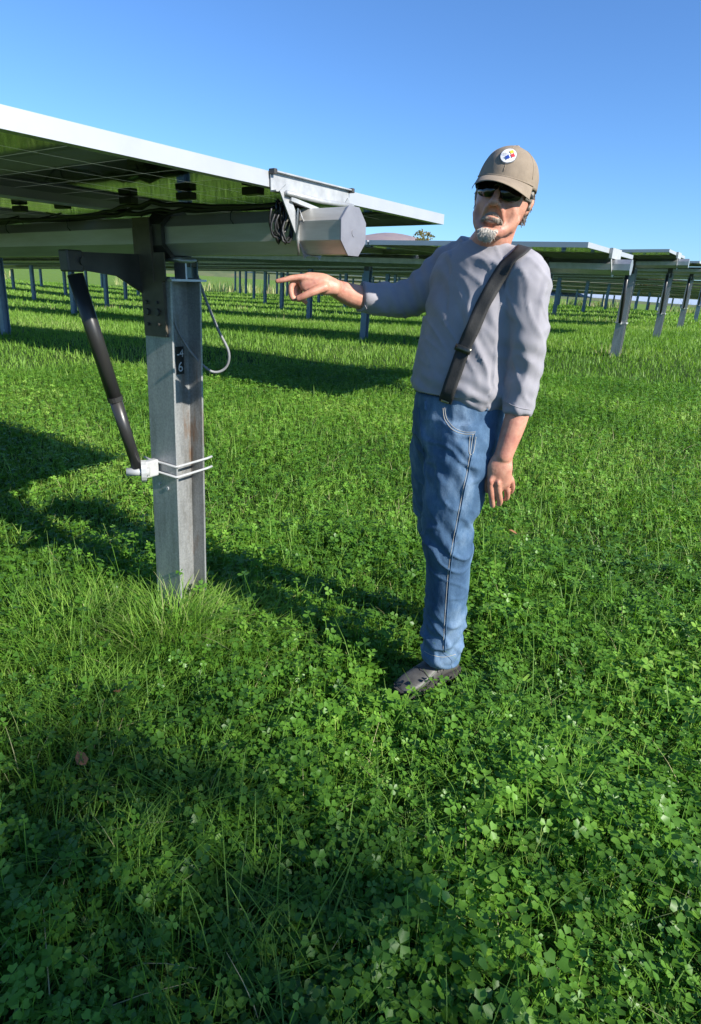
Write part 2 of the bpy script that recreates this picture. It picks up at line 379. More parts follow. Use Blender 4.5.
# drive arm, actuator strut and clamp
armE = (sP-.06, -.37, -.095)
b = MB(); ax = sP-.075
prof = [(-.06, -.065), (-.36, -.07), (-.37, -.125), (-.20, -.145), (-.10, -.20), (-.05, -.235), (-.02, -.235), (.02, -.18), (.02, -.065)]
n_ = len(prof); vs = [(ax-.006, y, z) for y, z in prof]+[(ax+.006, y, z) for y, z in prof]
b.add(vs, [tuple(range(n_)), tuple(range(2*n_-1, n_-1, -1))]+[(i, n_+i, n_+(i+1) % n_, (i+1) % n_) for i in range(n_)])
arm = npart('drive_arm', b, ['dark'])
b = MB(); b.box((ax-.03, -.405, -.135), (ax+.02, -.345, -.065), 0, .005); b.tube([(ax-.04, -.35, -.10), (ax+.03, -.35, -.10)], .014, 10, smooth=False); npart('pivot_block', b, ['dark'], arm)
zcl = None
topA = W0p(ax, -.375, -.12); clampc = P(140, 462, 2.35)
pc = main_post[1]; clz = P(178, 468, 2.42).z
cl_out = V((pc.x, pc.y, clz)) - nvec*(FD_/2+.10) + dvec*.035
Wc = Matrix.Translation((pc.x, pc.y, clz)) @ Rrow
b = MB(); m1 = topA.lerp(cl_out, .03); m2 = topA.lerp(cl_out, .60); e2 = cl_out+(topA-cl_out).normalized()*.02
b.tube([m1, m2], .0265, 16); b.tube([m2+(m1-m2).normalized()*.006, m2-(m1-m2).normalized()*.012], .0285, 16, smooth=False); b.tube([m2, e2], [.024, .021], 16)
npart('actuator', b, ['black_tube'], None, Matrix())
b = MB(); b.tube([(-.06, -.215, 0), (.0, -.15, .0)], .017, 12); b.tube([(-.03, -.168, .0), (-.018, -.152, .0)], .045, 16, smooth=False, scale=[(1, .8)]*2)
for a in range(4): b.tube([(-.045+.0, -.178+.0, 0), (-.044, -.177, 0)], .004, 6)
b.box((-.05, -.150, -.035), (-.02, -.085, .035), 0, .006)
npart('post_clamp', b, ['white'], None, Wc)
b = MB(); h = FW_/2+.006; dd = FD_/2+.006
for zz in (.022, -.022):
    b.tube([(-h-.03, -dd, zz+.004), (-h, -dd-.001, zz), (h, -dd, zz), (h+.001, -dd+.01, zz), (h+.002, dd, zz+.003), (h+.002, dd+.03, zz+.006)], .0052, 8)
npart('u_band', b, ['white'], None, Wc)
for bx, bz, r_ in ((.02, -.085, .008), (-.03, -.075, .006)):
    b = MB(); b.tube([(bx, -FD_/2-.001, bz), (bx, -FD_/2-.004, bz)], r_, 10, smooth=False); npart('bolt', b, ['white'], None, Wc)
# conduit loop on the open side of the post
Wq = Matrix.Translation((pc.x, pc.y, pc.z)) @ Rrow
pts = [(.04, .09, -.13), (.075, .10, -.22), (.12, .12, -.33), (.15, .15, -.42), (.13, .15, -.485), (.09, .11, -.50), (.045, .05, -.43), (.02, -.005, -.33), (.015, -.03, -.24)]
b = MB(); P2 = []
for i in range(len(pts)-1):
    p0, p1, p2, p3 = [V(pts[min(max(i+o, 0), len(pts)-1)]) for o in (-1, 0, 1, 2)]
    for q in range(5):
        u = q/5; P2.append(.5*((2*p1)+(-p0+p2)*u+(2*p0-5*p1+4*p2-p3)*u*u+(-p0+3*p1-3*p2+p3)*u**3))
b.tube(P2, .0055, 8); npart('conduit', b, ['conduit'], None, Wq)
# number label on the post web
lz = P(182, 363, 2.42).z
Wl = Matrix.Translation((pc.x, pc.y, lz)) @ Rrow
b = MB(); b.box((FT_/2+.001, .000, -.055), (FT_/2+.003, .040, .055)); lb = npart('number_label', b, ['label'], None, Wl)
def text_mesh(s, size, name):
    cu = bpy.data.curves.new(name, 'FONT'); cu.body = s; cu.size = size; cu.align_x = 'CENTER'; cu.align_y = 'CENTER'; cu.extrude = .0004
    o = bpy.data.objects.new(name, cu); COL.objects.link(o); dg = bpy.context.evaluated_depsgraph_get()
    me = bpy.data.meshes.new_from_object(o.evaluated_get(dg)); bpy.data.objects.remove(o); me.materials.clear(); me.materials.append(M['labelw']); return me
for s_, dz, fs_ in (('-4', .027, .044), ('6', -.027, .055)):
    Rt = Matrix(((0, 0, 1, 0), (1, 0, 0, 0), (0, 1, 0, 0), (0, 0, 0, 1)))
    link('numeral', text_mesh(s_, fs_, 'numeral'), lb, Wl @ Matrix.Translation((FT_/2+.0045, .020, dz)) @ Rt)
# ------------------------------------------------------------------ person
def solid(b, voxel, it=3, fac=.5):
    me = bpy.data.meshes.new('tmp'); me.from_pydata(b.v, [], b.f); me.update()
    o = bpy.data.objects.new('tmp', me); COL.objects.link(o)
    bm = bmesh.new(); bm.from_mesh(me); bmesh.ops.recalc_face_normals(bm, faces=bm.faces[:]); bm.to_mesh(me); bm.free()
    r = o.modifiers.new('r', 'REMESH'); r.mode = 'VOXEL'; r.voxel_size = voxel; r.adaptivity = 0; r.use_smooth_shade = True
    s = o.modifiers.new('s', 'SMOOTH'); s.iterations = it; s.factor = fac
    dg = bpy.context.evaluated_depsgraph_get(); out = bpy.data.meshes.new_from_object(o.evaluated_get(dg))
    bpy.data.objects.remove(o); bpy.data.meshes.remove(me)
    out.polygons.foreach_set('use_smooth', [True]*len(out.polygons)); return out
def setm(me, name, *ms):
    me.name = name; me.materials.clear()
    for m in ms: me.materials.append(M[m])
    return me
def displace(me, fn):
    ns = [v.normal.copy() for v in me.vertices]
    for v, n in zip(me.vertices, ns): v.co += n*fn(v.co, n)
    me.update()
def bvh(me): return BVHTree.FromPolygons([v.co.copy() for v in me.vertices], [tuple(p.vertices) for p in me.polygons])
def onpx(tr, x, y, off=.003):
    d = ray(x, y).normalized(); h = tr.ray_cast(EYE, d)
    return (h[0]+h[1]*off, h[1]) if h[0] is not None else (None, None)
def G(px, py, z): d = ray(px, py); return EYE+d*((z-H)/d.z)
k = NT('skin'); f = k.noise(22, 5, .65); k.l(k.ramp(f, [(.3, (.56, .29, .20)), (.5, (.47, .22, .15)), (.7, (.36, .14, .10))]), k.b.inputs['Base Color'])
k.b.inputs['Roughness'].default_value = .5; k.b.inputs['Subsurface Weight'].default_value = .08; k.b.inputs['Subsurface Radius'].default_value = (.012, .005, .003); k.b.inputs['Subsurface Scale'].default_value = .5
k.bump(k.noise(160, 4, .7), .35, .0015, k.bump(k.noise(45, 3, .6), .3, .003)); M['skin'] = k.m
k = NT('shirt_cloth'); f = k.noise(9, 6, .6); k.l(k.ramp(f, [(.3, (.285, .275, .298)), (.7, (.22, .212, .235))]), k.b.inputs['Base Color']); k.b.inputs['Roughness'].default_value = .85
k.b.inputs['Sheen Weight'].default_value = .15; k.b.inputs['Specular IOR Level'].default_value = .2
k.bump(k.noise(420, 2, .6), .3, .001, k.bump(k.noise(34, 4, .6, (1, 1, .3)), .12, .006)); M['shirt'] = k.m
k = NT('denim'); f = k.noise(7, 6, .65, (1, 1, .5)); f2 = k.noise(260, 3, .7, (1, 1, 2.2)); 
c = k.ramp(f, [(.30, (.025, .058, .115)), (.5, (.066, .125, .21)), (.68, (.18, .26, .36))])
mx = k.n('Mix', data_type='RGBA', blend_type='MULTIPLY'); mx.inputs[0].default_value = .6; k.l(c, mx.inputs[6]); k.l(k.ramp(f2, [(.3, (.62, .64, .68)), (.7, (1.1, 1.1, 1.1))]), mx.inputs[7])
k.l(mx.outputs[2], k.b.inputs['Base Color']); k.b.inputs['Roughness'].default_value = .85; k.b.inputs['Specular IOR Level'].default_value = .2
k.bump(f2, .35, .001, k.bump(k.noise(30, 4, .6, (1, 1, .8)), .4, .008)); M['denim'] = k.m
M['stitch'] = mat('stitch_thread', (.42, .40, .34), (.34, .32, .28), .8)
k = NT('cap_cloth'); f = k.noise(18, 6, .7); k.l(k.ramp(f, [(.3, (.26, .205, .15)), (.7, (.185, .145, .105))]), k.b.inputs['Base Color']); k.b.inputs['Roughness'].default_value = .9; k.bump(k.noise(500, 2), .3, .001, k.bump(k.noise(40, 3), .25, .004)); M['cap'] = k.m
M['hair'] = mat('grey_hair', (.34, .31, .27), (.17, .15, .13), .7, 0, 120, .8, 220, (1, 1, .3), .3, .004)
M['beard'] = mat('grey_beard', (.66, .62, .56), (.42, .38, .33), .8, 0, 90, .9, 200, (1, 1, .35), .2, .004)
M['strap'] = mat('strap_webbing', (.022, .022, .021), (.012, .012, .012), .7, 0, 90, .4, 300)
M['buckle'] = mat('buckle_metal', (.12, .12, .10), (.05, .05, .04), .3, .8, 40)
M['brass'] = mat('brass_clip', (.45, .38, .20), (.3, .25, .13), .3, .9, 40)
M['lens'] = mat('dark_lens', (.004, .004, .005), (.006, .006, .006), .06)
M['shoe'] = mat('shoe_leather', (.085, .082, .078), (.05, .048, .046), .55, 0, 30, .3, 90)
M['sole'] = mat('shoe_sole', (.025, .024, .023), (.04, .038, .035), .8, 0, 30, .3)
M['patchw'] = mat('patch_white', (.72, .72, .74), (.66, .66, .68), .7); M['py'] = mat('patch_yellow', (.75, .48, .03), (.7, .45, .03), .7)
M['pr'] = mat('patch_red', (.55, .02, .03), (.5, .02, .03), .7); M['pb'] = mat('patch_blue', (.01, .05, .32), (.01, .05, .3), .7); M['pg'] = mat('patch_grey', (.2, .2, .2), (.17, .17, .17), .7)
M['lip'] = mat('lip_skin', (.26, .11, .08), (.2, .08, .06), .6)
FRV = V((-.72, -.69, 0)).normalized(); LFV = V((-FRV.y, FRV.x, 0)); LFV = LFV if LFV.x > 0 else -LFV
foot = G(440, 668, 0)
person = empty('person', (foot.x, foot.y, tz(foot.x, foot.y)))
tag(person, 'man in grey shirt, blue jeans and tan cap pointing left beside the panels', 'person')
def pp_(name, me, par=None): return link(name, me, par or person, Matrix())
# head frame
HC = P(503.5, 198, 2.00)
th = math.radians(21); hf = V((-math.sin(th), -math.cos(th), .02)).normalized()
hxv = V((0, 0, 1)).cross(hf).normalized()
hxv = hxv if hxv.x > 0 else -hxv           # his left, image right
hz = hxv.cross(hf).normalized(); hz = hz if hz.z > 0 else -hz
ra = math.radians(9); hz2 = (hz*math.cos(ra)+hxv*math.sin(ra)); hx2 = (hxv*math.cos(ra)-hz*math.sin(ra))
HS = 1.0
def Hd(x, y, z): return HC + (hx2*x+hf*y+hz2*z)*HS
skin = MB()
# skull
nu, nv_ = 40, 28; vs = []; fs = []
def head_pt(u, v, gx=1.0):
    x, y, z = math.cos(v)*math.sin(u), math.cos(v)*math.cos(u), math.sin(v)
    X, Y, Z = x*.078, y*.097, z*.122
    if z < 0:
        t = min(1, -z); X *= 1-.17*t**1.6; Y *= (1-.10*t if y > 0 else 1-.25*t)
        if y > 0: Y += .016*t*y
    if y > .3 and abs(z-.08) < .25: Y -= .006*(1-abs(z-.08)/.25)
    return X*gx, Y*gx, Z*gx
for i in range(nv_+1):
    v = -math.pi/2+math.pi*i/nv_
    for j in range(nu): vs.append(Hd(*head_pt(2*math.pi*j/nu, v)))
for i in range(nv_):
    for j in range(nu): fs.append((i*nu+j, i*nu+(j+1) % nu, (i+1)*nu+(j+1) % nu, (i+1)*nu+j))
skin.add(vs, fs)
skin.capsule([Hd(0, .088, .020), Hd(0, .109, -.010), Hd(0, .1215, -.029)], [.008, .0095, .0130], 12)
for s in (-1, 1):
    skin.capsule([Hd(s*.012, .104, -.031), Hd(s*.013, .098, -.034)], [.0085, .008], 10)
    skin.capsule([Hd(s*.012, .088, .032), Hd(s*.040, .078, .036)], [.009, .008], 10)
    skin.capsule([Hd(s*.036, .068, -.024), Hd(s*.046, .050, -.040), Hd(s*.042, .048, -.075), Hd(s*.022, .066, -.098)], [.014, .019, .020, .020], 14); skin.capsule([Hd(s*.052, .030, -.055), Hd(s*.046, .026, -.080)], [.020, .018], 12)
    skin.capsule([Hd(s*.020, .092, -.040), Hd(s*.032, .070, -.070)], [.0080, .005], 10)
    skin.capsule([Hd(s*.079, -.004, .015), Hd(s*.083, -.010, .0), Hd(s*.078, -.002, -.028)], [.012, .015, .008], 12, [(1, .45)]*3, hf)
skin.capsule([Hd(-.014, .0935, -.0775), Hd(0, .0970, -.0785), Hd(.014, .0935, -.0775)], [.0040, .0048, .0040], 10)
skin.capsule([Hd(-.020, .0925, -.0675), Hd(0, .0975, -.0665), Hd(.020, .0925, -.0675)], [.005, .006, .005], 10)
skin.capsule([Hd(-.012, .088, -.107), Hd(.012, .088, -.107)], [.016, .016], 12)
NB = P(486, 255, 2.065); skin.capsule([Hd(0, -.022, -.04), Hd(0, -.014, -.10), NB, NB+V((-.01, .0, -.08))], [.060, .058, .071, .08], 20)
# torso and limbs hidden in the clothes
SP = [(457, 452, 2.06), (457, 425, 2.05), (459, 398, 2.05), (463, 372, 2.05), (470.5, 335, 2.05), (479, 298, 2.06), (484, 268, 2.07), (490, 250, 2.085)]
SA = [(.16, .125), (.168, .130), (.163, .135), (.165, .145), (.168, .134), (.172, .124), (.165, .110), (.085, .078)]
spts = [P(*s) for s in SP]
def spine_loft(b, grow, i0=0, i1=8, n=28): b.capsule(spts[i0:i1], [1]*(i1-i0), n, [(a+grow, c+grow) for a, c in SA[i0:i1]], LFV)
def loft(b, pts, ab, sides, n=28):
    """closed elliptical loft with flat ends, resampled"""
    P2, S2 = [], []; N = len(pts)
    for i in range(N-1):
        p0, p1, p2, p3 = pts[max(i-1,0)], pts[i], pts[i+1], pts[min(i+2,N-1)]
        for q in range(5):
            u = q/5; P2.append(.5*((2*p1)+(-p0+p2)*u+(2*p0-5*p1+4*p2-p3)*u*u+(-p0+3*p1-3*p2+p3)*u**3)); h = u*u*(3-2*u)
            S2.append(tuple(ab[i][c]*(1-h)+ab[i+1][c]*h for c in (0, 1)))
    P2.append(pts[-1]); S2.append(ab[-1]); b.tube(P2, [1]*len(P2), n, True, 0, True, 0, S2, sides)
loft(skin, spts, [(a-.035, c-.035) if i < 6 else (a-.02, c-.02) for i, (a, c) in enumerate(SA)], LFV)
LSH, RSH = P(523, 277, 1.95), P(452, 268, 2.23)
LA = [LSH, P(527, 320, 1.92), P(528, 368, 1.93), P(517, 415, 1.90), P(503.5, 456, 1.88)]
RA = [RSH, P(426, 290, 2.23), P(396, 300, 2.22), P(358, 297, 2.16), P(332, 287, 2.09)]
skin.capsule([spts[6], LSH]+LA[1:], [.07, .05, .045, .040, .037, .029], 18)
skin.capsule([spts[6], RSH]+RA[1:], [.07, .05, .045, .041, .039, .027], 18)
NL = [P(467, 430, 2.0), P(461, 470, 1.98), P(448, 520, 1.98), P(447, 565, 1.99), P(444, 610, 2.0), P(440, 652, 2.02)]
FL = [P(441, 432, 2.14), P(438, 480, 2.18), P(440, 520, 2.23), P(447, 560, 2.29), P(448, 596, 2.34), P(446, 622, 2.40)]
skin.capsule(NL, [.09, .085, .065, .06, .055, .045], 16); skin.capsule(FL, [.085, .08, .065, .055, .05, .04], 16)
# hands
def limb(b, pts, r0_, r1_): n = len(pts); b.capsule(pts, [r0_+(r1_-r0_)*i/(n-1) for i in range(n)], 12)
# hanging left hand: back of the hand towards the camera
HY = 1.88
skin.capsule([P(503.5, 456, HY), P(500, 468, HY-.002), P(499, 481, HY+.004)], [.030, .040, .040], 20, [(1.0, .62), (1.0, .50), (1.0, .42)], V((1, -.15, 0)))
for pts, r in ((((490.5, 481, -.004), (491, 492, .004), (492, 500, .018), (492.5, 505.5, .030)), .0102),
               (((498, 483, -.006), (499, 494, .006), (500, 501, .024), (499, 504, .040)), .0104),
               (((505, 482, .000), (507, 491, .012), (507, 497, .030), (505, 499, .044)), .0098),
               (((511, 479, .010), (512.5, 486, .022), (511.5, 491, .038), (509, 492.5, .050)), .0088)):
    pts3 = [P(a, c, HY+d) for a, c, d in pts]; limb(skin, [pts3[0].lerp(P(501, 466, HY), .35)]+pts3, r*1.16, r*.92)
limb(skin, [P(495, 464, HY+.01), P(488, 474, HY+.022), P(486.5, 483, HY+.03), P(487.5, 491, HY+.034)], .014, .0095)
for a, c, d in ((490.5, 480.5, -.009), (498, 482, -.012), (505, 481, -.006)): skin.capsule([P(a, c, HY+d), P(a, c+2, HY+d)], [.0085, .008], 10)
# pointing right hand
Y0 = 2.06
skin.capsule([P(334, 287, Y0+.02), P(322, 284, Y0+.005), P(309, 283, Y0)], [.027, .034, .036], 20, [(1, .85), (1.0, .62), (.95, .5)], V((0, 0.25, 1)))
limb(skin, [P(316, 280, Y0-.004), P(304, 277.5, Y0-.008), P(293, 278, Y0-.014), P(284.5, 279.8, Y0-.018), P(277, 281.3, Y0-.02)], .0125, .0075)
limb(skin, [P(308, 282, Y0+.008), P(297, 280.5, Y0+.004), P(291, 287, Y0-.004), P(292, 297, Y0-.006), P(295, 299, Y0-.003)], .0115, .0088)
limb(skin, [P(309, 285, Y0+.022), P(298, 284, Y0+.020), P(295, 292, Y0+.016), P(299, 300, Y0+.016)], .011, .0085)
limb(skin, [P(312, 288, Y0+.032), P(302, 288, Y0+.032), P(300, 296, Y0+.03), P(306, 302.5, Y0+.028)], .010, .0078)
limb(skin, [P(325, 287, Y0-.012), P(315, 291, Y0-.026), P(306, 295, Y0-.030), P(298, 298.5, Y0-.030)], .0155, .0098)
bm_ = solid(skin, .0033, 4, .5); body = pp_('body', setm(bm_, 'body', 'skin'))
# hair
def shell(fac, cond, nu=60, nv_=40, nz=.0, th_=.004):
    vs, fs = [], []
    for i in range(nv_+1):
        v = -math.pi/2+math.pi*i/nv_
        for j in range(nu):
            x, y, z = head_pt(2*math.pi*j/nu, v, fac); q = noise.noise(V((x*70, y*70, z*25)))*nz; s_ = 1+q; vs.append((x*s_, y*s_, z))
    for i in range(nv_):
        for j in range(nu):
            f = (i*nu+j, i*nu+(j+1) % nu, (i+1)*nu+(j+1) % nu, (i+1)*nu+j); c = [sum(vs[q][a] for q in f)/4 for a in range(3)]
            if cond(*c): fs.append(f)
    return vs, fs
vs, fs = shell(1.075, lambda x, y, z: -.055 < z < .06 and (y < .015 + .03*(z > .0)) and not (abs(x) > .05 and z < -.02 and y > -.015), nz=.06)
b = MB(); b.add([Hd(*v) for v in vs], fs, 0, True); me = b.mesh('hair', ['hair']); hair = pp_('hair', me)
md = hair.modifiers.new('t', 'SOLIDIFY'); md.thickness = .006; md.offset = -1
for q in range(260):
    pass
b = MB()
for q in range(420):
    s = rnd.choice((-1, 1)); y = rnd.uniform(-.085, .012); z = rnd.uniform(-.045, .035)
    x = s*.0815*math.sqrt(max(0, 1-(y/.102)**2))*(1-.1*(z < 0)); 
    a = V((x, y, z)); e = a+V((s*rnd.uniform(.002, .008), rnd.uniform(-.016, -.004), rnd.uniform(-.022, -.008)))
    b.bar(Hd(*a), Hd(*e), .0016, .0008)
hs_ = pp_('sideburn', b.mesh('sideburn', ['hair']), hair)
# beard and moustache: short strands rooted on the skin
M['mous'] = mat('brown_grey_hair', (.40, .34, .28), (.24, .19, .15), .7, 0, 200)
bodyt = bvh(bm_)
def strands(name, n, fx, mname, lmin, lmax, wid, out=.35):
    b = MB()
    for q in range(n):
        x, z = fx(); o = Hd(x, .25, z); h = bodyt.ray_cast(o, -hf)
        if h[0] is None or (h[0]-HC).dot(hf) < .065: continue
        d = (-hz2*1.0 + h[1]*out + hx2*(x*9) + V((rnd.gauss(0, .2), rnd.gauss(0, .2), rnd.gauss(0, .15)))).normalized(); L = rnd.uniform(lmin, lmax)
        p0 = h[0]-h[1]*.001; p1 = p0+d*L*.55+h[1]*.001; p2 = p0+d*L-h[1]*.0015; b.tube([p0, p1, p2], [wid, wid, wid*.3], 3, False)
    return pp_(name, b.mesh(name, [mname]))
def fg():
    while True:
        x = rnd.gauss(0, .0100); z = rnd.uniform(-.124, -.090)
        if abs(x) < .024*(1-.5*max(0, (-.105-z)/.03)): return x, z
def fm():
    x = rnd.uniform(-.030, .030); return x, -.0555-.020*(abs(x)/.03)**2+rnd.uniform(-.007, .006)
def fj():
    s = rnd.choice((-1, 1)); x = s*rnd.uniform(.018, .034); return x, rnd.uniform(-.115, -.068)
bd_ = strands('beard', 1500, fg, 'beard', .008, .017, .0010, .55)
strands('moustache', 1900, fm, 'mous', .007, .012, .0008, .25)

b = MB(); b.capsule([Hd(-.020, .0935, -.0745), Hd(-.007, .1000, -.0725), Hd(.008, .1000, -.0725), Hd(.020, .0935, -.0745)], [.0010, .0016, .0016, .0010], 8); pp_('mouth', b.mesh('mouth', ['lip']))
# sunglasses
b = MB()
for s in (-1, 1):
    vs, fs = [], []; n_ = 26
    for k_ in range(2):
        vs.append(Hd(s*.033, .1075-k_*.003, .005))
        for ring in (.5, 1):
            for j in range(n_):
                a = 2*math.pi*j/n_; ca, sa = math.cos(a), math.sin(a); ex = .031*ring*(abs(ca)**.75)*(1 if ca > 0 else -1); ez = .0235*ring*(abs(sa)**.75)*(1 if sa > 0 else -1)
                if sa < 0: ez *= 1-.1*abs(ca)
                x = s*.033+ex; y = .1085-6.8*x*x-.6*abs(x)*0-k_*.003; vs.append(Hd(x, y, .005+ez))
    S_ = 1+2*n_
    for k_ in range(2):
        o = k_*S_
        for j in range(n_):
            jj = (j+1) % n_; fs += [(o, o+1+j, o+1+jj), (o+1+j, o+1+n_+j, o+1+n_+jj, o+1+jj)]
    for j in range(n_): jj = (j+1) % n_; fs.append((1+n_+j, S_+1+n_+j, S_+1+n_+jj, 1+n_+jj))
    b.add(vs, fs, 0, True)
gl = pp_('sunglasses', b.mesh('sunglasses', ['lens']))
b = MB(); b.capsule([Hd(-.009, .1085, .016), Hd(0, .111, .018), Hd(.009, .1085, .016)], [.003]*3, 8)
for s in (-1, 1):
    b.tube([Hd(s*.004, .1105, .024), Hd(s*.034, .104, .029), Hd(s*.060, .086, .026), Hd(s*.0705, .072, .020)], [.0022]*4, 8)
    b.tube([Hd(s*.066, .080, .016), Hd(s*.076, .062, .016), Hd(s*.084, .02, .014), Hd(s*.085, -.01, .010)], [.005, .0048, .0032, .0028], 8, scale=[(1.4, .6)]*4, sides=hz2)
pp_('glasses_frame', b.mesh('glasses_frame', ['strap']), gl)
# cap
ca_ = math.radians(-2); cy_ = hf*math.cos(ca_)+hz2*math.sin(ca_); cz_ = hz2*math.cos(ca_)-hf*math.sin(ca_)
CO = Hd(0, -.003, .052)
def Cp(x, y, z): return CO+hx2*x+cy_*y+cz_*z
vs, fs = [], []; nu, nv_ = 48, 18
for i in range(nv_+1):
    t = i/nv_
    for j in range(nu):
        a = 2*math.pi*j/nu; x, y = math.sin(a), math.cos(a); v = t*math.pi/2
        hgt = .073+(.010*max(0, y)); rr = math.cos(v)**.55; z = hgt*math.sin(v)**1.0 - .020*(1-t)*(1+.5*(y<0)*-y)
        seam = 1-.010*max(0, 1-abs(((a/(math.pi/3))+.0) % 1-.5)*16+7) if False else 1
        w_ = 1+.012*noise.noise(V((x*2.2, y*2.2, z*22)))+.010*noise.noise(V((x*5, y*5, z*50)))
        vs.append(Cp(x*.0875*rr*w_*seam, y*.108*rr*w_*seam, z))
for i in range(nv_):
    for j in range(nu): fs.append((i*nu+j, i*nu+(j+1) % nu, (i+1)*nu+(j+1) % nu, (i+1)*nu+j))
b = MB(); b.add(vs, fs, 0, True); b.tube([vs[-1]-cz_*.001, vs[-1]+cz_*.004], [.007, .005], 10)
me = b.mesh('cap', ['cap']); cap = pp_('cap', me); md = cap.modifiers.new('t', 'SOLIDIFY'); md.thickness = .003; md.offset = -1; capbvh = bvh(me)
b = MB(); vs, fs = [], []; na, nr = 28, 10
for sgn in (0, 1):
    for i in range(nr+1):
        u = i/nr
        for j in range(na+1):
            a = math.radians(-68+136*j/na); x = math.sin(a)*(.0875+.004*u); y0_ = math.cos(a)*.108
            ext = .074*(math.cos(a*1.12)**.75 if math.cos(a*1.12) > 0 else 0)
            y = y0_+ext*u; z = -.014-.018*u*(1+.2*u)-2.6*x*x*(.3+.7*u)+.006 + (.0 if sgn == 0 else -.0028)
            vs.append(Cp(x, y, z))
K = (nr+1)*(na+1)
for sgn in (0, 1):
    for i in range(nr):
        for j in range(na):
            q = [sgn*K+i*(na+1)+j, sgn*K+i*(na+1)+j+1, sgn*K+(i+1)*(na+1)+j+1, sgn*K+(i+1)*(na+1)+j]; fs.append(tuple(q) if sgn == 0 else tuple(q[::-1]))
for j in range(na): q = nr*(na+1)+j; fs.append((q, q+1, K+q+1, K+q))
for i in range(nr):
    for j in (0, na): q = i*(na+1)+j; fs.append((q, q+na+1, K+q+na+1, K+q))
b.add(vs, fs, 0, True); pp_('brim', b.mesh('brim', ['cap']), cap)
b = MB(); pts = [Cp(.0885*math.sin(a), .1095*math.cos(a), -.008-2.2*(.0885*math.sin(a))**2*.3) for a in np.linspace(-1.15, 1.15, 24)]; b.tube(pts, .0022, 6); pp_('piping', b.mesh('piping', ['cap']), cap)
# seams and patch on the cap
b = MB()
for a0 in (0, 1.05, -1.05, 2.1, -2.1, 3.14):
    pts = []
    for i in range(2, nv_, 1):
        t = i/nv_; v = t*math.pi/2; rr = math.cos(v)**.55; x, y = math.sin(a0), math.cos(a0); hgt = .073+.010*max(0, y)
        q = Cp(x*.088*rr, y*.1085*rr, hgt*math.sin(v)-.012*(1-t)); h = capbvh.find_nearest(q); pts.append(h[0]+h[1]*0)
    b.tube(pts, .0011, 5)
pp_('seam', b.mesh('seam', ['cap']), cap)
pc_, pn_ = onpx(capbvh, 508.8, 155.5, .0)
lz_ = (cz_-pn_*cz_.dot(pn_)).normalized(); lx_ = lz_.cross(pn_).normalized()
if lx_.dot(hx2) < 0: lx_ = -lx_
def Lp(x, y, o):
    q = pc_+lx_*x+lz_*y; h = capbvh.find_nearest(q); return h[0]+pn_*(o+.0005)
def disc(b, r, o, cx=0, cy=0, star=False, n=32):
    n = 32; vs = [Lp(cx, cy, o)]
    for j in range(n):
        a = 2*math.pi*j/n; 
        if star: x, y = r*math.copysign(abs(math.cos(a))**2.6, math.cos(a)), r*math.copysign(abs(math.sin(a))**2.6, math.sin(a))
        else: x, y = r*math.cos(a), r*math.sin(a)
        vs.append(Lp(cx+x, cy+y, o))
    b.add(vs, [(0, 1+j, 1+(j+1) % n) for j in range(n)])
b = MB(); disc(b, .0255, .002); lg = pp_('cap_patch', b.mesh('cap_patch', ['pg']), cap); sd = lg.modifiers.new('t', 'SOLIDIFY'); sd.thickness = .002
b = MB(); disc(b, .0232, .0030); pp_('patch_field', b.mesh('patch_field', ['patchw']), cap)
for m_, x, y in (('py', .005, .0115), ('pr', .0125, .001), ('pb', .0, -.0085)):
    b = MB(); disc(b, .0088, .0042, x, y, True); pp_('patch_star', b.mesh('patch_star', [m_]), cap)
cu = bpy.data.curves.new('patch_text', 'FONT'); cu.body = 'Steelers'; cu.size = .0072; cu.align_x = 'CENTER'; cu.align_y = 'CENTER'
o_ = bpy.data.objects.new('patch_text', cu); COL.objects.link(o_); me = bpy.data.meshes.new_from_object(o_.evaluated_get(bpy.context.evaluated_depsgraph_get())); bpy.data.objects.remove(o_)
for v in me.vertices: v.co = Lp(v.co.x*.72-.0118, v.co.y+.001, .0044)
pp_('patch_text', setm(me, 'patch_text', 'pg'), cap)
# ---- jeans
jn = MB()
loft(jn, [P(*s) for s in ((456, 470, 2.07), (457, 448, 2.06), (457.5, 425, 2.05), (459.5, 392, 2.05))], [(.12, .10), (.150, .128), (.160, .140), (.155, .135)], LFV)
def legloft(b, pts, rs):
    loft(b, pts, [(r, r) for r in rs], V((1, 0, 0)), 26)
legloft(jn, [P(464, 420, 1.99), P(462, 445, 1.985), P(458.5, 470, 1.98), P(453, 495, 1.975), P(447.5, 520, 1.975), P(448, 545, 1.98), P(448, 565, 1.99), P(446, 600, 2.0), P(443, 630, 2.01), P(440, 657, 2.02)],
        [.105, .116, .113, .105, .090, .087, .078, .077, .0745, .0735])
legloft(jn, [P(441, 425, 2.13), P(438, 455, 2.15), P(436.5, 490, 2.19), P(438.5, 520, 2.23), P(446, 555, 2.28), P(447, 590, 2.34), P(445, 618, 2.39)], [.10, .098, .090, .082, .074, .07, .068])
jm = solid(jn, .0052, 4, .5)
zk = P(448, 540, 1.98).z; zh = P(440, 655, 2.0).z; zc_ = P(458, 455, 2.0).z
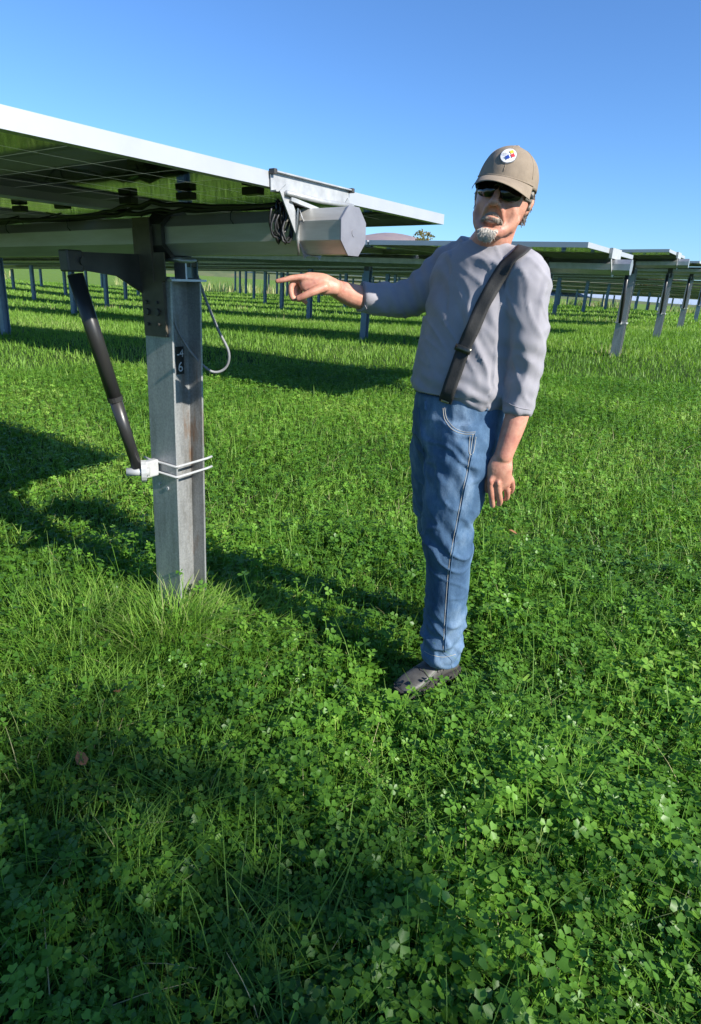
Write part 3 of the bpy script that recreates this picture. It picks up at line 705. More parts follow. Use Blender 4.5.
def jfold(p, n):
    z = p.z; a = 0
    sgn = noise.noise(V((p.x*9, p.y*9, z*5)))
    # knee and ankle stacking
    wk = math.exp(-((z-zk)/.10)**2); wa = math.exp(-((z-zh-.08)/.12)**2); wc = math.exp(-((z-zc_)/.11)**2)
    w = math.sin(z*75+p.x*38+sgn*3.2)
    a += .0045*wk*w*(.5+.7*noise.noise(V((p.x*12, p.y*12, z*14)))) + .0050*wa*math.sin(z*88-p.x*30+sgn*4)
    a += .0035*wc*math.sin(z*62+p.x*55+sgn*3.5)
    rk = max(0, 1-5*abs(noise.noise(V((p.x*9+z*7, p.y*9, z*13))))); a += rk*(.0022+.0060*wk+.0070*wa+.0050*wc)-.002
    a += .004*noise.noise(V((p.x*13+3, p.y*13, z*5)))+.004*(.5-abs(noise.noise(V((p.x*22, p.y*22, z*13+p.x*12)))))
    return a
displace(jm, jfold); jb_ = bvh(jm); jeans = pp_('jeans', setm(jm, 'jeans', 'denim'))
def surf_line(tr, pxs, n=40, off=.0012):
    out = []; 
    for i in range(len(pxs)-1):
        for q in range(n//(len(pxs)-1)):
            u = q/(n//(len(pxs)-1)); 
            p0, p1, p2, p3 = [pxs[min(max(i+o, 0), len(pxs)-1)] for o in (-1, 0, 1, 2)]
            x, y = [.5*(2*p1[c]+(-p0[c]+p2[c])*u+(2*p0[c]-5*p1[c]+4*p2[c]-p3[c])*u*u+(-p0[c]+3*p1[c]-3*p2[c]+p3[c])*u**3) for c in (0, 1)]
            h, nn = onpx(tr, x, y, off)
            if h is not None: out.append(h)
    return out
def stitch_line(name, pxs, rad=.0011, n=40, m='stitch', off=.0008):
    b = MB(); pts = surf_line(jb_, pxs, n, off)
    if len(pts) > 2: b.tube(pts, rad, 5); pp_(name, b.mesh(name, [m]), jeans)
stitch_line('pocket_stitch', [(443, 408), (445, 420), (453, 430), (464, 434), (476, 434)]); stitch_line('pocket_stitch', [(444.6, 407), (447, 419), (454.6, 428), (465, 432), (476, 432)], .0009)
stitch_line('outer_seam', [(475, 434), (471, 460), (464, 495), (457, 530), (451, 565), (448, 600), (446, 630), (445, 653)], .0020, 90, 'denim', .001)
stitch_line('outer_seam', [(473, 434), (469, 460), (462, 495), (455, 530), (449, 565), (446, 600), (444, 630), (443, 653)], .0009, 90)
stitch_line('watch_pocket', [(470, 436), (469, 452), (473, 453), (476, 436)], .001); stitch_line('fly_seam', [(419, 408), (421, 430), (424, 455), (425, 478)], .0016, 30, 'denim')
stitch_line('hem_stitch', [(424, 651), (432, 655), (444, 657), (456, 654)], .0010)
for x in (426, 486):
    b = MB(); pts = surf_line(jb_, [(x, 401), (x+.4, 412)], 6, .002)
    if len(pts) > 1: b.tube(pts, .006, 6, scale=[(.3, 1)]*len(pts), sides=(0, 1, 0)); pp_('belt_loop', b.mesh('belt_loop', ['denim']), jeans)
# ---- shirt
sh = MB()
shp = [(459, 403, 2.05), (460, 396, 2.05), (461, 386, 2.05), (463, 368, 2.05), (470.5, 335, 2.05), (479, 298, 2.06), (483, 270, 2.07), (486, 259, 2.075), (488, 252, 2.085)]
sha = [(.150, .132), (.166, .148), (.176, .155), (.171, .150), (.171, .138), (.182, .130), (.182, .120), (.135, .098), (.084, .076)]
loft(sh, [P(*s) for s in shp], sha, LFV, 36)
loft(sh, [P(492, 266, 2.06), LSH, P(525, 300, 1.93), P(526.5, 335, 1.915), P(525.5, 362, 1.92), P(522.5, 385, 1.91), P(517.5, 414, 1.895)], [(.080, .070), (.073, .078), (.068, .075), (.062, .067), (.058, .060), (.051, .054), (.045, .046)], V((1, 0, 0)))
loft(sh, [P(478, 264, 2.1), RSH, P(428, 289, 2.23), P(406, 299, 2.23), P(385, 300, 2.20), P(360, 297, 2.165)], [(.085, .075), (.080, .080), (.074, .075), (.064, .066), (.057, .059), (.050, .052)], V((0, 0, 1)))
sm_ = solid(sh, .0062, 5, .5)
elz = P(528, 366, 1.92); hemz = P(517, 412, 1.9); bel = P(460, 385, 2.05).z; arx = RSH.x
def sfold(p, n):
    q = p; sg = noise.noise(V((q.x*7, q.y*7, q.z*7))); a = 0
    larm = 1 if (q-LSH).dot(V((1, -.35, 0))) > -.045 and q.z < LSH.z+.05 else 0
    rarm = float(np.clip((RSH.x-.02-q.x)/.05, 0, 1)) if q.z > P(440, 318, 2.1).z else 0
    if larm:
        we = math.exp(-((q.z-elz.z)/.09)**2); wh = math.exp(-((q.z-hemz.z)/.03)**2)
        a += .0028*we*math.sin(q.z*105+q.x*45+sg*3)+.002*wh+.0060*max(0, 1-5*abs(noise.noise(V((q.x*11, q.y*11, q.z*3.2+sg*.5)))))-.001
        a += .0040*max(0, 1-5*abs(noise.noise(V((q.x*16+q.z*13, q.y*14, q.z*6)))))-.0015
    elif rarm > .3:
        a += .0028*math.sin(q.x*95+q.z*60+sg*3)+.0045*noise.noise(V((q.x*9, q.y*18, q.z*18)))
    else:
        # drape running from the left armpit down to the belly
        t = q.dot(V((.62, .1, -.78))); s_ = q.dot(V((.78, .0, .62)))
        mk = float(np.clip(.5+1.4*noise.noise(V((q.x*5+2, q.y*5, q.z*4))), .1, 1.2)); a += mk*(.0075*max(0, 1-5*abs(noise.noise(V((s_*10+sg*.6, q.y*3, t*2.0)))))+.0040*max(0, 1-5*abs(noise.noise(V((s_*22, q.y*6, t*3.4+4))))))+.003*noise.noise(q*9)-.002
        wb = math.exp(-((q.z-bel)/.05)**2); a += .006*wb*noise.noise(V((q.x*26, q.y*26, q.z*16)))+.003*wb*math.sin(q.z*120+sg*5+q.x*40)
        a += .0015*noise.noise(V((q.x*40, q.y*40, q.z*30)))
    return a
displace(sm_, sfold)
zb_ = P(459, 392, 2.05).z; xr_ = P(478, 400, 1.95).x
for v in sm_.vertices:
    if v.co.z < zb_ and (v.co-LSH).dot(V((1, -.35, 0))) < -.045:
        q = float(np.clip((xr_-v.co.x)/.13, 0, 1)); v.co.z += .034*q*min(1, (zb_-v.co.z)/.02+.2)
sm_.update(); sb_ = bvh(sm_); shirt = pp_('shirt', setm(sm_, 'shirt', 'shirt'))
b = MB(); cpts = []
for j in range(28):
    a = 2*math.pi*j/28; q = P(487.5, 251, 2.08)+LFV*.085*math.sin(a)+FRV*(.084*math.cos(a))+V((0, 0, -.030*math.cos(a)-.004)); h = sb_.find_nearest(q); cpts.append(q.lerp(h[0], .75)+V((0, 0, .001)))
b.tube(cpts+[cpts[0], cpts[1]], .0055, 8, False); pp_('collar', b.mesh('collar', ['shirt']), shirt)
for nm_, pl in (('cuff_seam', [(506.5, 402), (512, 405), (520, 408), (532, 410)]), ('cuff_seam', [(364, 283), (363, 292), (364, 302), (368, 312)])):
    b = MB(); pts = surf_line(sb_, pl, 18, .0006)
    if len(pts) > 2: b.tube(pts, .0013, 5); pp_(nm_, b.mesh(nm_, ['shirt']), shirt)
# ---- suspender strap
def ribbon(name, ctr, wid, mname, off=.005, th_=.0022, par=None):
    rows = []; n = len(ctr)
    for i, (c, nn) in enumerate(ctr):
        t = (ctr[min(i+1, n-1)][0]-ctr[max(i-1, 0)][0]).normalized(); s = t.cross(nn).normalized(); w_ = wid[i] if hasattr(wid, '__len__') else wid
        rows.append([c+s*w_*u+nn*off for u in (-.5, -.25, 0, .25, .5)])
    vs = [p for r in rows for p in r]; fs = [(i*5+j, i*5+j+1, (i+1)*5+j+1, (i+1)*5+j) for i in range(n-1) for j in range(4)]
    b = MB(); b.add(vs, fs, 0, True); o = pp_(name, b.mesh(name, [mname]), par); sd = o.modifiers.new('t', 'SOLIDIFY'); sd.thickness = th_; sd.offset = 0; return o
pl = [(446, 402), (447.5, 396), (452, 383), (458, 366), (464, 350), (472, 330), (482, 308), (493, 287), (505, 268), (516, 257), (525, 252)]
raw = []
for i in range(len(pl)-1):
    for q in range(6):
        u = q/6; x = pl[i][0]*(1-u)+pl[i+1][0]*u; y = pl[i][1]*(1-u)+pl[i+1][1]*u; h, nn = onpx(sb_, x, y, 0)
        if h is None or (y > 393 and (onpx(jb_, x, y, 0)[0] is not None) and (onpx(jb_, x, y, 0)[0]-EYE).length < (h-EYE).length): h, nn = onpx(jb_, x, y, 0)
        if h is not None: raw.append((h, nn))
# over the shoulder and down the back
top = raw[-1][0]
for i in range(14):
    a = i/13; q = top+V((.012+.04*a, .05+.16*a, .03-.34*a*a)); h = sb_.find_nearest(q); raw.append((h[0], h[1]))
for it in range(6):
    raw = [raw[0]]+[((raw[i-1][0]+raw[i][0]*2+raw[i+1][0])/4, (raw[i-1][1]+raw[i][1]*2+raw[i+1][1]).normalized()) for i in range(1, len(raw)-1)]+[raw[-1]]
st_ = ribbon('suspender_strap', raw, .043, 'strap', .008, .003)
i0 = next(i for i, (c, n) in enumerate(raw) if c.z > P(464, 354, 1.9).z); 
ribbon('slide_buckle', raw[i0:i0+3], .052, 'buckle', .0125, .004, st_); ribbon('clip', raw[0:3], .026, 'brass', .011, .004, st_)
# ---- shoes
def shoe(toe, heel, zg):
    u = (toe-heel); u.z = 0; Lh = u.length; u.normalize(); s = V((-u.y, u.x, 0)); b = MB(); vs, fs = [], []
    prof = [(0, .030, .055, .0), (.03, .038, .085, 0), (.08, .040, .105, 0), (.13, .042, .100, 0), (.17, .046, .078, 0), (.21, .050, .062, 0), (.25, .048, .052, 0), (.28, .038, .042, 0), (.298, .020, .028, 0)]
    n_ = 20
    for d_, w_, h_, _ in prof:
        for j in range(n_):
            a = 2*math.pi*j/n_; ca, sa = math.cos(a), math.sin(a)
            x = w_*math.copysign(abs(ca)**.8, ca); z = (h_-.018)/2*math.copysign(abs(sa)**.75, sa)+(h_-.018)/2+.018
            if sa > 0: x *= 1-.25*(h_/.1)*sa
            vs.append(heel+u*d_*(Lh/.298)+s*x+V((0, 0, zg-heel.z+z)))
    m = len(prof); fs = [(i*n_+j, i*n_+(j+1) % n_, (i+1)*n_+(j+1) % n_, (i+1)*n_+j) for i in range(m-1) for j in range(n_)]+[tuple(range(n_-1, -1, -1)), tuple((m-1)*n_+j for j in range(n_))]
    b.add(vs, fs, 0, True); me = b.mesh('shoe', ['shoe']); o = pp_('shoe', me); ss = o.modifiers.new('s', 'SUBSURF'); ss.levels = ss.render_levels = 2
    b = MB(); ol = [(-.006, .030), (.03, .040), (.08, .041), (.13, .043), (.18, .050), (.22, .054), (.26, .050), (.29, .038), (.307, .018)]
    L_ = [heel+u*d_*(Lh/.298)+s*w_ for d_, w_ in ol]+[heel+u*d_*(Lh/.298)-s*w_ for d_, w_ in reversed(ol)]
    n_ = len(L_); lo = [V((p.x, p.y, zg)) for p in L_]; hi = [V((p.x, p.y, zg+.026)) for p in L_]
    b.add(lo+hi, [tuple(range(n_-1, -1, -1)), tuple(range(n_, 2*n_))]+[(i, (i+1) % n_, n_+(i+1) % n_, n_+i) for i in range(n_)]); pp_('sole', b.mesh('sole', ['sole']), o)
    # overlays, toe cap seam and strap lines
    tr = bvh(me); b = MB()
    for d_ in (.10, .135, .165, .215):
        pts = []
        for a in np.linspace(-1.2, 1.2, 13):
            q = heel+u*(d_-.02*abs(a))*(Lh/.298)+s*.045*math.sin(a)+V((0, 0, zg-heel.z+.03+.09*math.cos(a))); h = tr.find_nearest(q); pts.append(h[0]+h[1]*.0006)
        b.tube(pts, .0022, 5)
    pp_('overlay_seam', b.mesh('overlay_seam', ['sole']), o); return o
zg = tz(.3, 2.0)+.032
shoe(G(399, 688, zg+.03), G(455, 663, zg+.03), zg)
h2 = P(455, 622, 2.42); shoe(h2+V((-.08, -.27, 0)), h2, tz(h2.x, h2.y)+.012)
# ------------------------------------------------------------------ meadow plants
def leafmat(name, stops, trans=.35, rough=.55):
    k = NT(name); at = k.n('Attribute', attribute_name='tint'); c = k.ramp(at.outputs['Fac'], stops)
    k.l(c, k.b.inputs['Base Color']); k.b.inputs['Roughness'].default_value = rough; k.b.inputs['Specular IOR Level'].default_value = .35
    tr = k.n('BsdfTranslucent'); br = k.n('Mix', data_type='RGBA', blend_type='MULTIPLY'); br.inputs[0].default_value = 1
    k.l(c, br.inputs[6]); br.inputs[7].default_value = (1.5, 1.6, .6, 1); k.l(br.outputs[2], tr.inputs[0])
    ms = k.n('MixShader'); ms.inputs[0].default_value = trans; k.l(k.b.outputs[0], ms.inputs[1]); k.l(tr.outputs[0], ms.inputs[2])
    k.l(ms.outputs[0], k.out.inputs[0]); return k.m
M['blade'] = leafmat('grass_blade', [(0, (.062, .145, .018)), (.5, (.125, .26, .028)), (.86, (.215, .37, .055)), (.95, (.34, .36, .16)), (1, (.48, .42, .24))])
M['clover'] = leafmat('clover_leaf', [(0, (.042, .115, .016)), (.5, (.098, .23, .024)), (.9, (.19, .37, .045)), (1, (.40, .48, .14))], .34, .42)
def npmesh(name, v, f, tint, m):
    me = bpy.data.meshes.new(name); nv, nf, ns = len(v), len(f), f.shape[1]
    me.vertices.add(nv); me.vertices.foreach_set('co', v.astype(np.float32).ravel())
    me.loops.add(nf*ns); me.loops.foreach_set('vertex_index', f.astype(np.int32).ravel())
    me.polygons.add(nf); me.polygons.foreach_set('loop_start', np.arange(0, nf*ns, ns, dtype=np.int32))
    me.polygons.foreach_set('use_smooth', np.ones(nf, bool))
    a = me.attributes.new('tint', 'FLOAT', 'POINT'); a.data.foreach_set('value', tint.astype(np.float32))
    me.materials.append(M[m]); me.update(calc_edges=True); return me
def scatter(n, r0_, r1_, az=44):
    if n > 20000: n = int(n*(78 if r1_ < 10 else 60)/az); az = 78 if r1_ < 10 else 60
    r = np.sqrt(rng.uniform(r0_**2, r1_**2, n)); a = np.radians(rng.uniform(-az, az, n)); return r*np.sin(a), r*np.cos(a)
def pnoise(x, y, s, ph=0):
    return .5+.25*(np.sin(x*s+ph)*np.cos(y*s*1.13+ph*2)+np.sin(x*s*2.3+y*s*1.7+ph*3)*.6+np.cos(x*s*4.1-y*s*3.3+ph)*.4)
def blades(x, y, h, w_, lean, tint, seg=3, head=None):
    h = h*(.1+.9*tread(x, y)); n = len(x); z = terr(x, y)-.01; th = rng.uniform(0, 2*np.pi, n) if head is None else head
    dx, dy = np.cos(th), np.sin(th); px, py = -dy, dx
    tw = rng.uniform(-.6, .6, n)
    vs = []
    for i in range(seg+1):
        u = i/seg; ww = w_*(1-u**1.6)*.5+.0004; hh = h*(u-.35*lean*u*u); oo = h*lean*u**1.9
        cx, cy, cz = x+dx*oo, y+dy*oo, z+hh
        c, s_ = np.cos(tw*u), np.sin(tw*u)
        ax, ay = px*c+dx*s_, py*c+dy*s_
        vs += [np.stack([cx-ax*ww, cy-ay*ww, cz], 1), np.stack([cx+ax*ww, cy+ay*ww, cz+ww*.5], 1)]
    v = np.stack(vs, 1); K = 2*(seg+1)
    base = (np.arange(n)*K)[:, None]
    f = np.concatenate([base+np.array([[2*i, 2*i+1, 2*i+3, 2*i+2]]) for i in range(seg)], 0)
    return v.reshape(-1, 3), f, np.repeat(tint, K)
LF = np.array([(0,0,0), (-.46,.52,.12), (-.33,.95,.10), (0,.86,0), (.33,.95,.10), (.46,.52,.12)])
SH0, SH1 = G(399, 688, .05), G(455, 663, .05)
def tread(x, y):
    ax, ay, bx, by = SH0.x, SH0.y, SH1.x, SH1.y; t = np.clip(((x-ax)*(bx-ax)+(y-ay)*(by-ay))/((bx-ax)**2+(by-ay)**2), 0, 1)
    d = np.hypot(x-(ax+t*(bx-ax)), y-(ay+t*(by-ay))); return .16+.84*sstep(d, .075, .21)
def clovers(x, y, h, s, tint):
    h = h*tread(x, y); n = len(x); z = terr(x, y); hd = rng.uniform(0, 2*np.pi, n); la = rng.uniform(0, 2*np.pi, n); ll = h*rng.uniform(0, .5, n)
    hx, hy, hz = x+np.cos(la)*ll, y+np.sin(la)*ll, z+h
    ta = rng.uniform(0, 2*np.pi, n); tm = rng.uniform(0, .75, n)          # tilt of the whole leaf
    nx_, ny_, nz_ = np.sin(tm)*np.cos(ta), np.sin(tm)*np.sin(ta), np.cos(tm)
    N = np.stack([nx_, ny_, nz_], 1); A = np.stack([np.cos(hd), np.sin(hd), np.zeros(n)], 1); A -= N*(A*N).sum(1)[:, None]; A /= np.linalg.norm(A, axis=1)[:, None]
    B = np.cross(N, A); vs = []
    for q in range(3):
        a = q*2.094; c, s_ = np.cos(a), np.sin(a); dr = rng.uniform(-.35, .25, n)[:, None]
        for p in LF:
            lx, ly, lz = p[0]*1.1, p[1]+.05, p[2]
            r_ = A*(lx*c-ly*s_)+B*(lx*s_+ly*c)+N*(lz+ly*dr)
            vs.append(np.stack([hx, hy, hz], 1)+r_*s[:, None])
    st = .0011
    vs += [np.stack([x-st, y, z], 1), np.stack([x+st, y, z], 1), np.stack([hx+st, hy, hz], 1), np.stack([hx-st, hy, hz], 1)]
    v = np.stack(vs, 1); K = 22; base = (np.arange(n)*K)[:, None]; fs = []
    for q in range(3):
        o = q*6; fs += [base+np.array([[o, o+3, o+2, o+1]]), base+np.array([[o, o+5, o+4, o+3]])]
    fs.append(base+np.array([[18, 19, 20, 21]]))
    tt = np.clip(np.repeat(tint[:, None], K, 1)+np.tile(np.array([0]*18+[.25]*4), (n, 1)), 0, .97)
    return v.reshape(-1, 3), np.concatenate(fs, 0), tt.ravel()
def cat(parts):
    V_, F_, T_ = [], [], []; o = 0
    for v, f, t in parts: V_.append(v); F_.append(f+o); T_.append(t); o += len(v)
    return np.concatenate(V_), np.concatenate(F_), np.concatenate(T_)
def keep(x, y, p): m = rng.uniform(0, 1, len(x)) < p; return x[m], y[m]
# clover carpet
C = []
def patch_tint(x, y, a, b, ph): return np.clip(a+b*pnoise(x, y, 1.7, ph)+rng.normal(0, .16, len(x)), 0, .93)
x, y = scatter(40000, .2, 3.4, 50)
p_ = np.clip(.35+.75*pnoise(x, y, 2.6, 1.0)-.35*np.exp(-((x+.9)**2+(y-2.1)**2)/.5), 0, 1); x, y = keep(x, y, p_)
n = len(x); C.append(clovers(x, y, rng.gamma(4, .016, n)*(.55+1.0*pnoise(x, y, 3.7, 2)), rng.uniform(.011, .025, n)*(.75+.55*pnoise(x, y, 5, 7)), patch_tint(x, y, .0, .75, 3)))
x, y = scatter(62000, 3.2, 9.0); x, y = keep(x, y, .35+.6*pnoise(x, y, 1.3, 4)); n = len(x)
C.append(clovers(x, y, rng.uniform(.03, .09, n), rng.uniform(.013, .023, n), patch_tint(x, y, .15, .8, 5)))
v, f, t_ = cat(C); cl = link('clover_plants', npmesh('clover_plants', v, f, t_, 'clover'))
tag(cl, 'dense carpet of bright green clover leaves covering the foreground', 'clover', None, 'stuff')
# grass
B_ = []
def gt(x, y, a=.25, b=.5, ph=0, s=1.1): return np.clip(a+b*pnoise(x, y, s, ph)+rng.normal(0, .13, len(x)), 0, .9)
def addb(x, y, h, w_, lean, tint, seg=3): B_.append(blades(x, y, h, w_, lean, tint, seg))
x, y = scatter(44000, .2, 3.4, 50); x, y = keep(x, y, .25+.8*pnoise(x, y, 2.2, 6)); n = len(x)
addb(x, y, rng.gamma(4, .024, n)*(.55+.9*pnoise(x, y, 2.3, 8)), rng.uniform(.002, .0045, n), rng.uniform(.2, 1.3, n), gt(x, y, .15, .5, 1))
x, y = scatter(85000, 3.2, 9); n = len(x)
addb(x, y, rng.gamma(6, .014, n)*(.6+.8*pnoise(x, y, 1.1, 9)), rng.uniform(.004, .008, n), rng.uniform(.2, 1.1, n), gt(x, y, .3, .5, 2))
x, y = scatter(170000, 8.5, 22, 42); n = len(x)
addb(x, y, rng.gamma(5, .016, n), rng.uniform(.007, .014, n), rng.uniform(.1, .9, n), gt(x, y, .35, .55, 3, .6), 2)
x, y = scatter(130000, 21, 60, 42); n = len(x)
addb(x, y, rng.gamma(5, .02, n), rng.uniform(.02, .045, n), rng.uniform(.1, .9, n), gt(x, y, .4, .5, 4, .35), 2)
x, y = scatter(5000, 62, 72, 42); n = len(x); x, y = keep(x, y, (pnoise(x, y, .13, 2) > .42).astype(float)); n = len(x)
addb(x, y, rng.uniform(.5, 1.3, n), rng.uniform(.05, .12, n), rng.uniform(.1, .6, n), rng.uniform(.9, 1, n), 2)
# sparse dry stalks and long tufts
x, y = scatter(1500, .8, 6, 46); n = len(x)
addb(x, y, rng.uniform(.08, .2, n), rng.uniform(.0018, .003, n), rng.uniform(.4, 1.4, n), rng.uniform(.92, 1.0, n), 4)
def tuft(cx, cy, n, rad, h0, h1, w0, w1, t0_, t1_, l0=.3, l1=1.2):
    r = rad*np.sqrt(rng.uniform(0, 1, n)); a = rng.uniform(0, 2*np.pi, n)
    x = cx+r*np.cos(a); y = cy+r*np.sin(a); h = rng.uniform(h0, h1, n)*(1-.35*r/rad)
    v = blades(x, y, h, rng.uniform(w0, w1, n), rng.uniform(l0, l1, n), np.clip(rng.uniform(t0_, t1_, n), 0, 1), 5, a+rng.normal(0, .9, n)); B_.append(v)
pp = main_post[1]; ppx, ppy = pp.x, pp.y
tuft(ppx+.02, ppy-.17, 620, .20, .17, .36, .0025, .005, .35, .96)
tuft(ppx+.25, ppy-.14, 620, .28, .13, .30, .0025, .005, .35, .96)
tuft(ppx-.35, ppy-.25, 1100, .38, .10, .30, .0025, .005, .3, .93)
tuft(ppx-.05, ppy-.6, 1100, .55, .06, .20, .0025, .0045, .25, .88)
tuft(ppx-.02, ppy-.2, 90, .25, .10, .25, .002, .003, .93, 1.0)
tuft(ppx+.02, ppy-.27, 420, .17, .20, .38, .0025, .005, .35, .96, .2, .9)
tuft(ppx+.05, ppy+.2, 300, .25, .08, .2, .0025, .005, .2, .8)
for px_, py_, nn, rr, hh in ((560, 800, 150, .10, .30), (470, 800, 90, .08, .22), (610, 700, 130, .16, .25), (330, 800, 160, .12, .2), (90, 720, 200, .2, .24), (190, 800, 120, .16, .24), (520, 620, 160, .2, .22), (250, 640, 250, .25, .2), (640, 520, 160, .3, .22), (390, 880, 60, .1, .18), (100, 880, 110, .15, .25)):
    q = EYE + ray(px_, py_)*((-.0-H)/ray(px_, py_).z); tuft(q.x, q.y, nn, rr, hh*.45, hh, .003, .0055, .25, .85, .5, 1.5)
for q in range(70):
    cx_, cy_ = scatter(1, 1.0, 4.5, 45); n = rnd.randint(5, 9); a = rng.uniform(0, 6.28, n); x = cx_[0]+.012*np.cos(a); y = cy_[0]+.012*np.sin(a)
    B_.append(blades(x, y, rng.uniform(.07, .15, n), rng.uniform(.014, .028, n), rng.uniform(.7, 1.5, n), np.clip(rng.uniform(.25, .8, n), 0, 1), 5, a))
for q in range(170):
    cx_, cy_ = scatter(1, 2.6, 9); tuft(cx_[0], cy_[0], 22, .09, .08, .22, .003, .006, .3, .97, .3, 1.2)
for q in range(16):
    cx_, cy_ = scatter(1, 10, 28, 30); tuft(cx_[0], cy_[0], 40, .35, .12, .3, .008, .015, .90, 1, .1, .6)
quads = []
for v, f, t_ in B_: quads.append((v, f, t_))
v, f, t_ = cat(quads); gr = link('meadow_grass', npmesh('meadow_grass', v, f, t_, 'blade'))
tag(gr, 'lush green meadow grass with long arching blades and dry stalks', 'grass', None, 'stuff')
# fallen leaves
def leafpoly(s): return [(0, 0, 0), (.35*s, .3*s, .04*s), (.28*s, .8*s, .1*s), (0, 1.15*s, .02*s), (-.3*s, .75*s, .08*s), (-.38*s, .3*s, .05*s)]
k = mat('dry_leaf_brown', (.30, .13, .05), (.18, .09, .04), .7); M['dryleaf'] = k
lp = [(514, 553, 'orange brown fallen leaf lying on grass right of the jeans', .045), (85, 765, 'brown fallen leaf lying in shaded clover at lower left', .05), (116, 690, 'small brown fallen leaf on grass below the steel post', .04)]
for px_, py_, lab_, s_ in lp:
    d_ = ray(px_, py_); q = EYE+d_*((.07-H)/d_.z)
    b = MB(); b.add(leafpoly(s_), [(0, 1, 2, 3), (0, 3, 4, 5)], 0, True)
    o = link('fallen_leaf', b.mesh('fallen_leaf', ['dryleaf']), None, Matrix.Translation((q.x, q.y, tz(q.x, q.y)+.085)) @ Matrix.Rotation(rnd.uniform(0, 6), 4, 'Z') @ Matrix.Rotation(.3, 4, 'X')); tag(o, lab_, 'leaf')
# ------------------------------------------------------------------ far ridge, trees
k = NT('ridge'); f = k.noise(.02, 8, .7); hi = k.ramp(f, [(.35, (.19, .15, .17)), (.55, (.26, .20, .20)), (.7, (.22, .19, .16))]); lo = k.ramp(f, [(.35, (.05, .08, .03)), (.55, (.10, .12, .045)), (.7, (.16, .12, .06))])
tc = k.n('TexCoord'); sx = k.n('SeparateXYZ'); k.l(tc.outputs['Object'], sx.inputs[0]); mr = k.n('MapRange'); k.l(sx.outputs[2], mr.inputs[0]); mr.inputs[1].default_value = 25; mr.inputs[2].default_value = 60
mix = k.n('Mix', data_type='RGBA'); k.l(mr.outputs[0], mix.inputs[0]); k.l(lo, mix.inputs[6]); k.l(hi, mix.inputs[7]); k.l(mix.outputs[2], k.b.inputs['Base Color']); k.b.inputs['Roughness'].default_value = 1
M['ridge'] = k.m
vs, fs = [], []; na = 200
for i in range(na+1):
    a = math.radians(-75+150*i/na); dst = 1500
    hgt = 92+7*math.sin(a*9+1.1)+4*math.sin(a*23)-32*float(sstep(np.array(a), .07, .14))+14*math.exp(-((a-.03)/.05)**2)
    for r_, z_ in ((dst-500, -8), (dst-250, hgt*.45), (dst, hgt), (dst+300, hgt*.2)): vs.append((r_*math.sin(a), r_*math.cos(a), z_))
for i in range(na):
    for j in range(3): fs.append((i*4+j, (i+1)*4+j, (i+1)*4+j+1, i*4+j+1))
b = MB(); b.add(vs, fs, 0, True); rg = link('hills', b.mesh('hills', ['ridge'])); rg['kind'] = 'structure'
M['bark'] = mat('bark', (.10, .08, .06), (.06, .05, .04), .9, 0, 6, .4)
M['autumn'] = leafmat('autumn_leaf', [(0, (.09, .10, .03)), (.5, (.16, .14, .05)), (1, (.26, .16, .07))], .25)
M['leafg'] = leafmat('tree_leaf', [(0, (.04, .09, .02)), (.5, (.07, .13, .025)), (1, (.12, .16, .04))], .25)
def tree(name, base, hh, rad, nleaf, ls, m, label, group=None, squash=.7, hollow=.5, trunkr=.02, clumps=26):
    root = empty(name, base); tag(root, label, 'tree', group); bx_, by_, bz_ = base
    b = MB(); R_ = random.Random(hash(label) % 1000 if False else len(label)*7+3); b.tube([(bx_, by_, bz_-.3), (bx_+.02*hh, by_, bz_+hh*.35), (bx_-.01*hh, by_, bz_+hh*.7)], [hh*trunkr, hh*trunkr*.7, hh*trunkr*.3], 9)
    cs = []
    for q in range(clumps):
        a = R_.uniform(0, 6.28); e = R_.uniform(-.6, 1); rr = rad*(hollow+(1-hollow)*R_.random())*math.sqrt(max(.05, 1-e*e*.8))
        c = V((bx_+rr*math.cos(a), by_+rr*math.sin(a), bz_+hh*.62+e*hh*.36*squash/.7)); cs.append((c, rad*R_.uniform(.22, .42)))
        st = V((bx_+.01*hh, by_, bz_+hh*R_.uniform(.3, .55))); b.tube([st, st.lerp(c, .5)+V((0, 0, .03*hh)), c], [hh*trunkr*.35, hh*trunkr*.2, hh*.002], 6)
    link('trunk', b.mesh('trunk', ['bark']), root, Matrix())
    n = nleaf; idx = rng.integers(0, len(cs), n); cc = np.array([tuple(c) for c, _ in cs])[idx]; rr = np.array([r for _, r in cs])[idx]
    u = rng.normal(0, 1, (n, 3)); u /= np.linalg.norm(u, axis=1)[:, None]; p = cc+u*(rr*rng.uniform(.35, 1, n)**.6)[:, None]*np.array([1, 1, .75])
    A = rng.normal(0, 1, (n, 3)); A /= np.linalg.norm(A, axis=1)[:, None]; B2 = np.cross(A, rng.normal(0, 1, (n, 3))); B2 /= np.linalg.norm(B2, axis=1)[:, None]
    s_ = ls*rng.uniform(.6, 1.3, n)[:, None]
    v = np.stack([p-A*s_, p-B2*s_*.55, p+A*s_, p+B2*s_*.55], 1).reshape(-1, 3)
    f = np.arange(n*4).reshape(n, 4); t_ = np.repeat(np.clip(rng.normal(.5, .25, n), 0, 1), 4)
    link('crown', npmesh('crown', v, f, t_, m), root, Matrix()); return root
tree('far_tree', (P(425, 284, 130).x, 130, tz(10, 130)), 12.5, 4.2, 900, .30, 'autumn', 'small thin autumn tree poking above the panel row beside the hill', None, .7, .6)
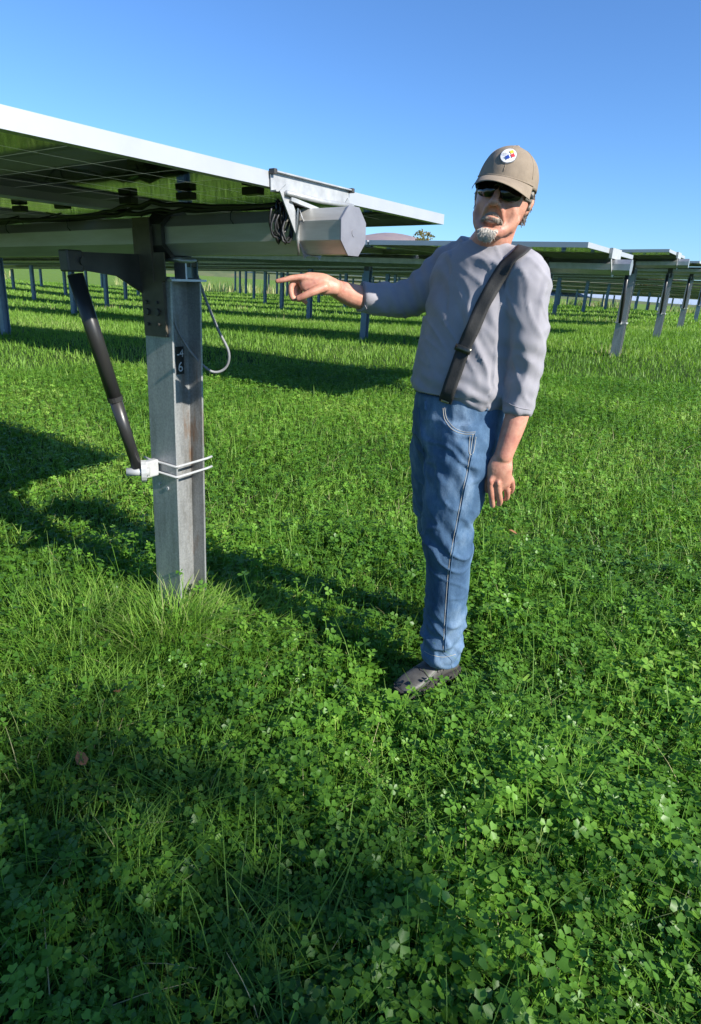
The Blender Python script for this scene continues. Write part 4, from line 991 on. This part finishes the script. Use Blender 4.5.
for px_, Y_, hh_, lab_ in ((652, 160, 10.5, 'tiny distant autumn tree at the right edge above the panels'), (455, 170, 10, 'low bare tree top just left of the man’s neck'.replace('’', "'"))):
    q = P(px_, 290, Y_); tree('far_tree', (q.x, Y_, tz(q.x, Y_)), hh_, 3.6, 500, .3, 'autumn', lab_, None, .7, .6)
# unseen leafy tree, added behind the camera only to shade the nearest clover
hs = V((sdir.x, sdir.y, 0)).normalized(); tip = V((-1.30, 1.00, 0)); top = 10.2
tb_ = tip + hs*(top/math.tan(SUN_EL)); 
tree('added_shade_tree', (tb_.x, tb_.y, tz(tb_.x, tb_.y)), 9.3, 1.8, 3800, .11, 'leafg', 'broad leafy tree beyond the lower edge shading the nearest clover', None, .7, .15, .022, 60)
# ------------------------------------------------------------------ tilted rows far off on the right
M['skyglass'] = mat('far_panel_sky_tint', (.30, .36, .45), (.26, .32, .42), .25, 0, 3, spec=1.0)  # pale blue base colour stands in for sky reflected in the panels
for i_, (Yf, x0, x1) in enumerate(((64, 9, 36),)):
    root = empty('tilted_panel_row', (x0, Yf, tz(x0, Yf)))
    tag(root, ('low tilted panel row glinting pale blue beyond the posts right of the man', 'low tilted panel row glinting as a thin pale line left behind the actuator')[i_], 'solar panel row')
    b = MB(); n_ = 12
    for q in range(n_):
        xa, xb = x0+(x1-x0)*q/n_, x0+(x1-x0)*(q+1)/n_-.03; za, zb_ = tz(xa, Yf)+1.25, tz(xb, Yf)+1.25; ca_, sa_ = math.cos(.42), math.sin(.42)
        lo, hi = (-.5*ca_, -.45*sa_), (.5*ca_, .75*sa_)
        vs = [(xa, Yf+lo[0], za+lo[1]), (xb, Yf+lo[0], zb_+lo[1]), (xb, Yf+hi[0], zb_+hi[1]), (xa, Yf+hi[0], za+hi[1])]; vs += [(v[0], v[1]+.02, v[2]-.04) for v in vs]
        b = MB(); b.add(vs, [(0, 1, 2, 3), (7, 6, 5, 4), (0, 4, 5, 1), (1, 5, 6, 2), (2, 6, 7, 3), (3, 7, 4, 0)]); link('solar_module', b.mesh('solar_module', ['skyglass']), root, Matrix())
        b = MB(); b.box((xa-.06, Yf-.06, za-1.3), (xa+.06, Yf+.06, za-.05)); link('post', b.mesh('post', ['galvfar']), root, Matrix())
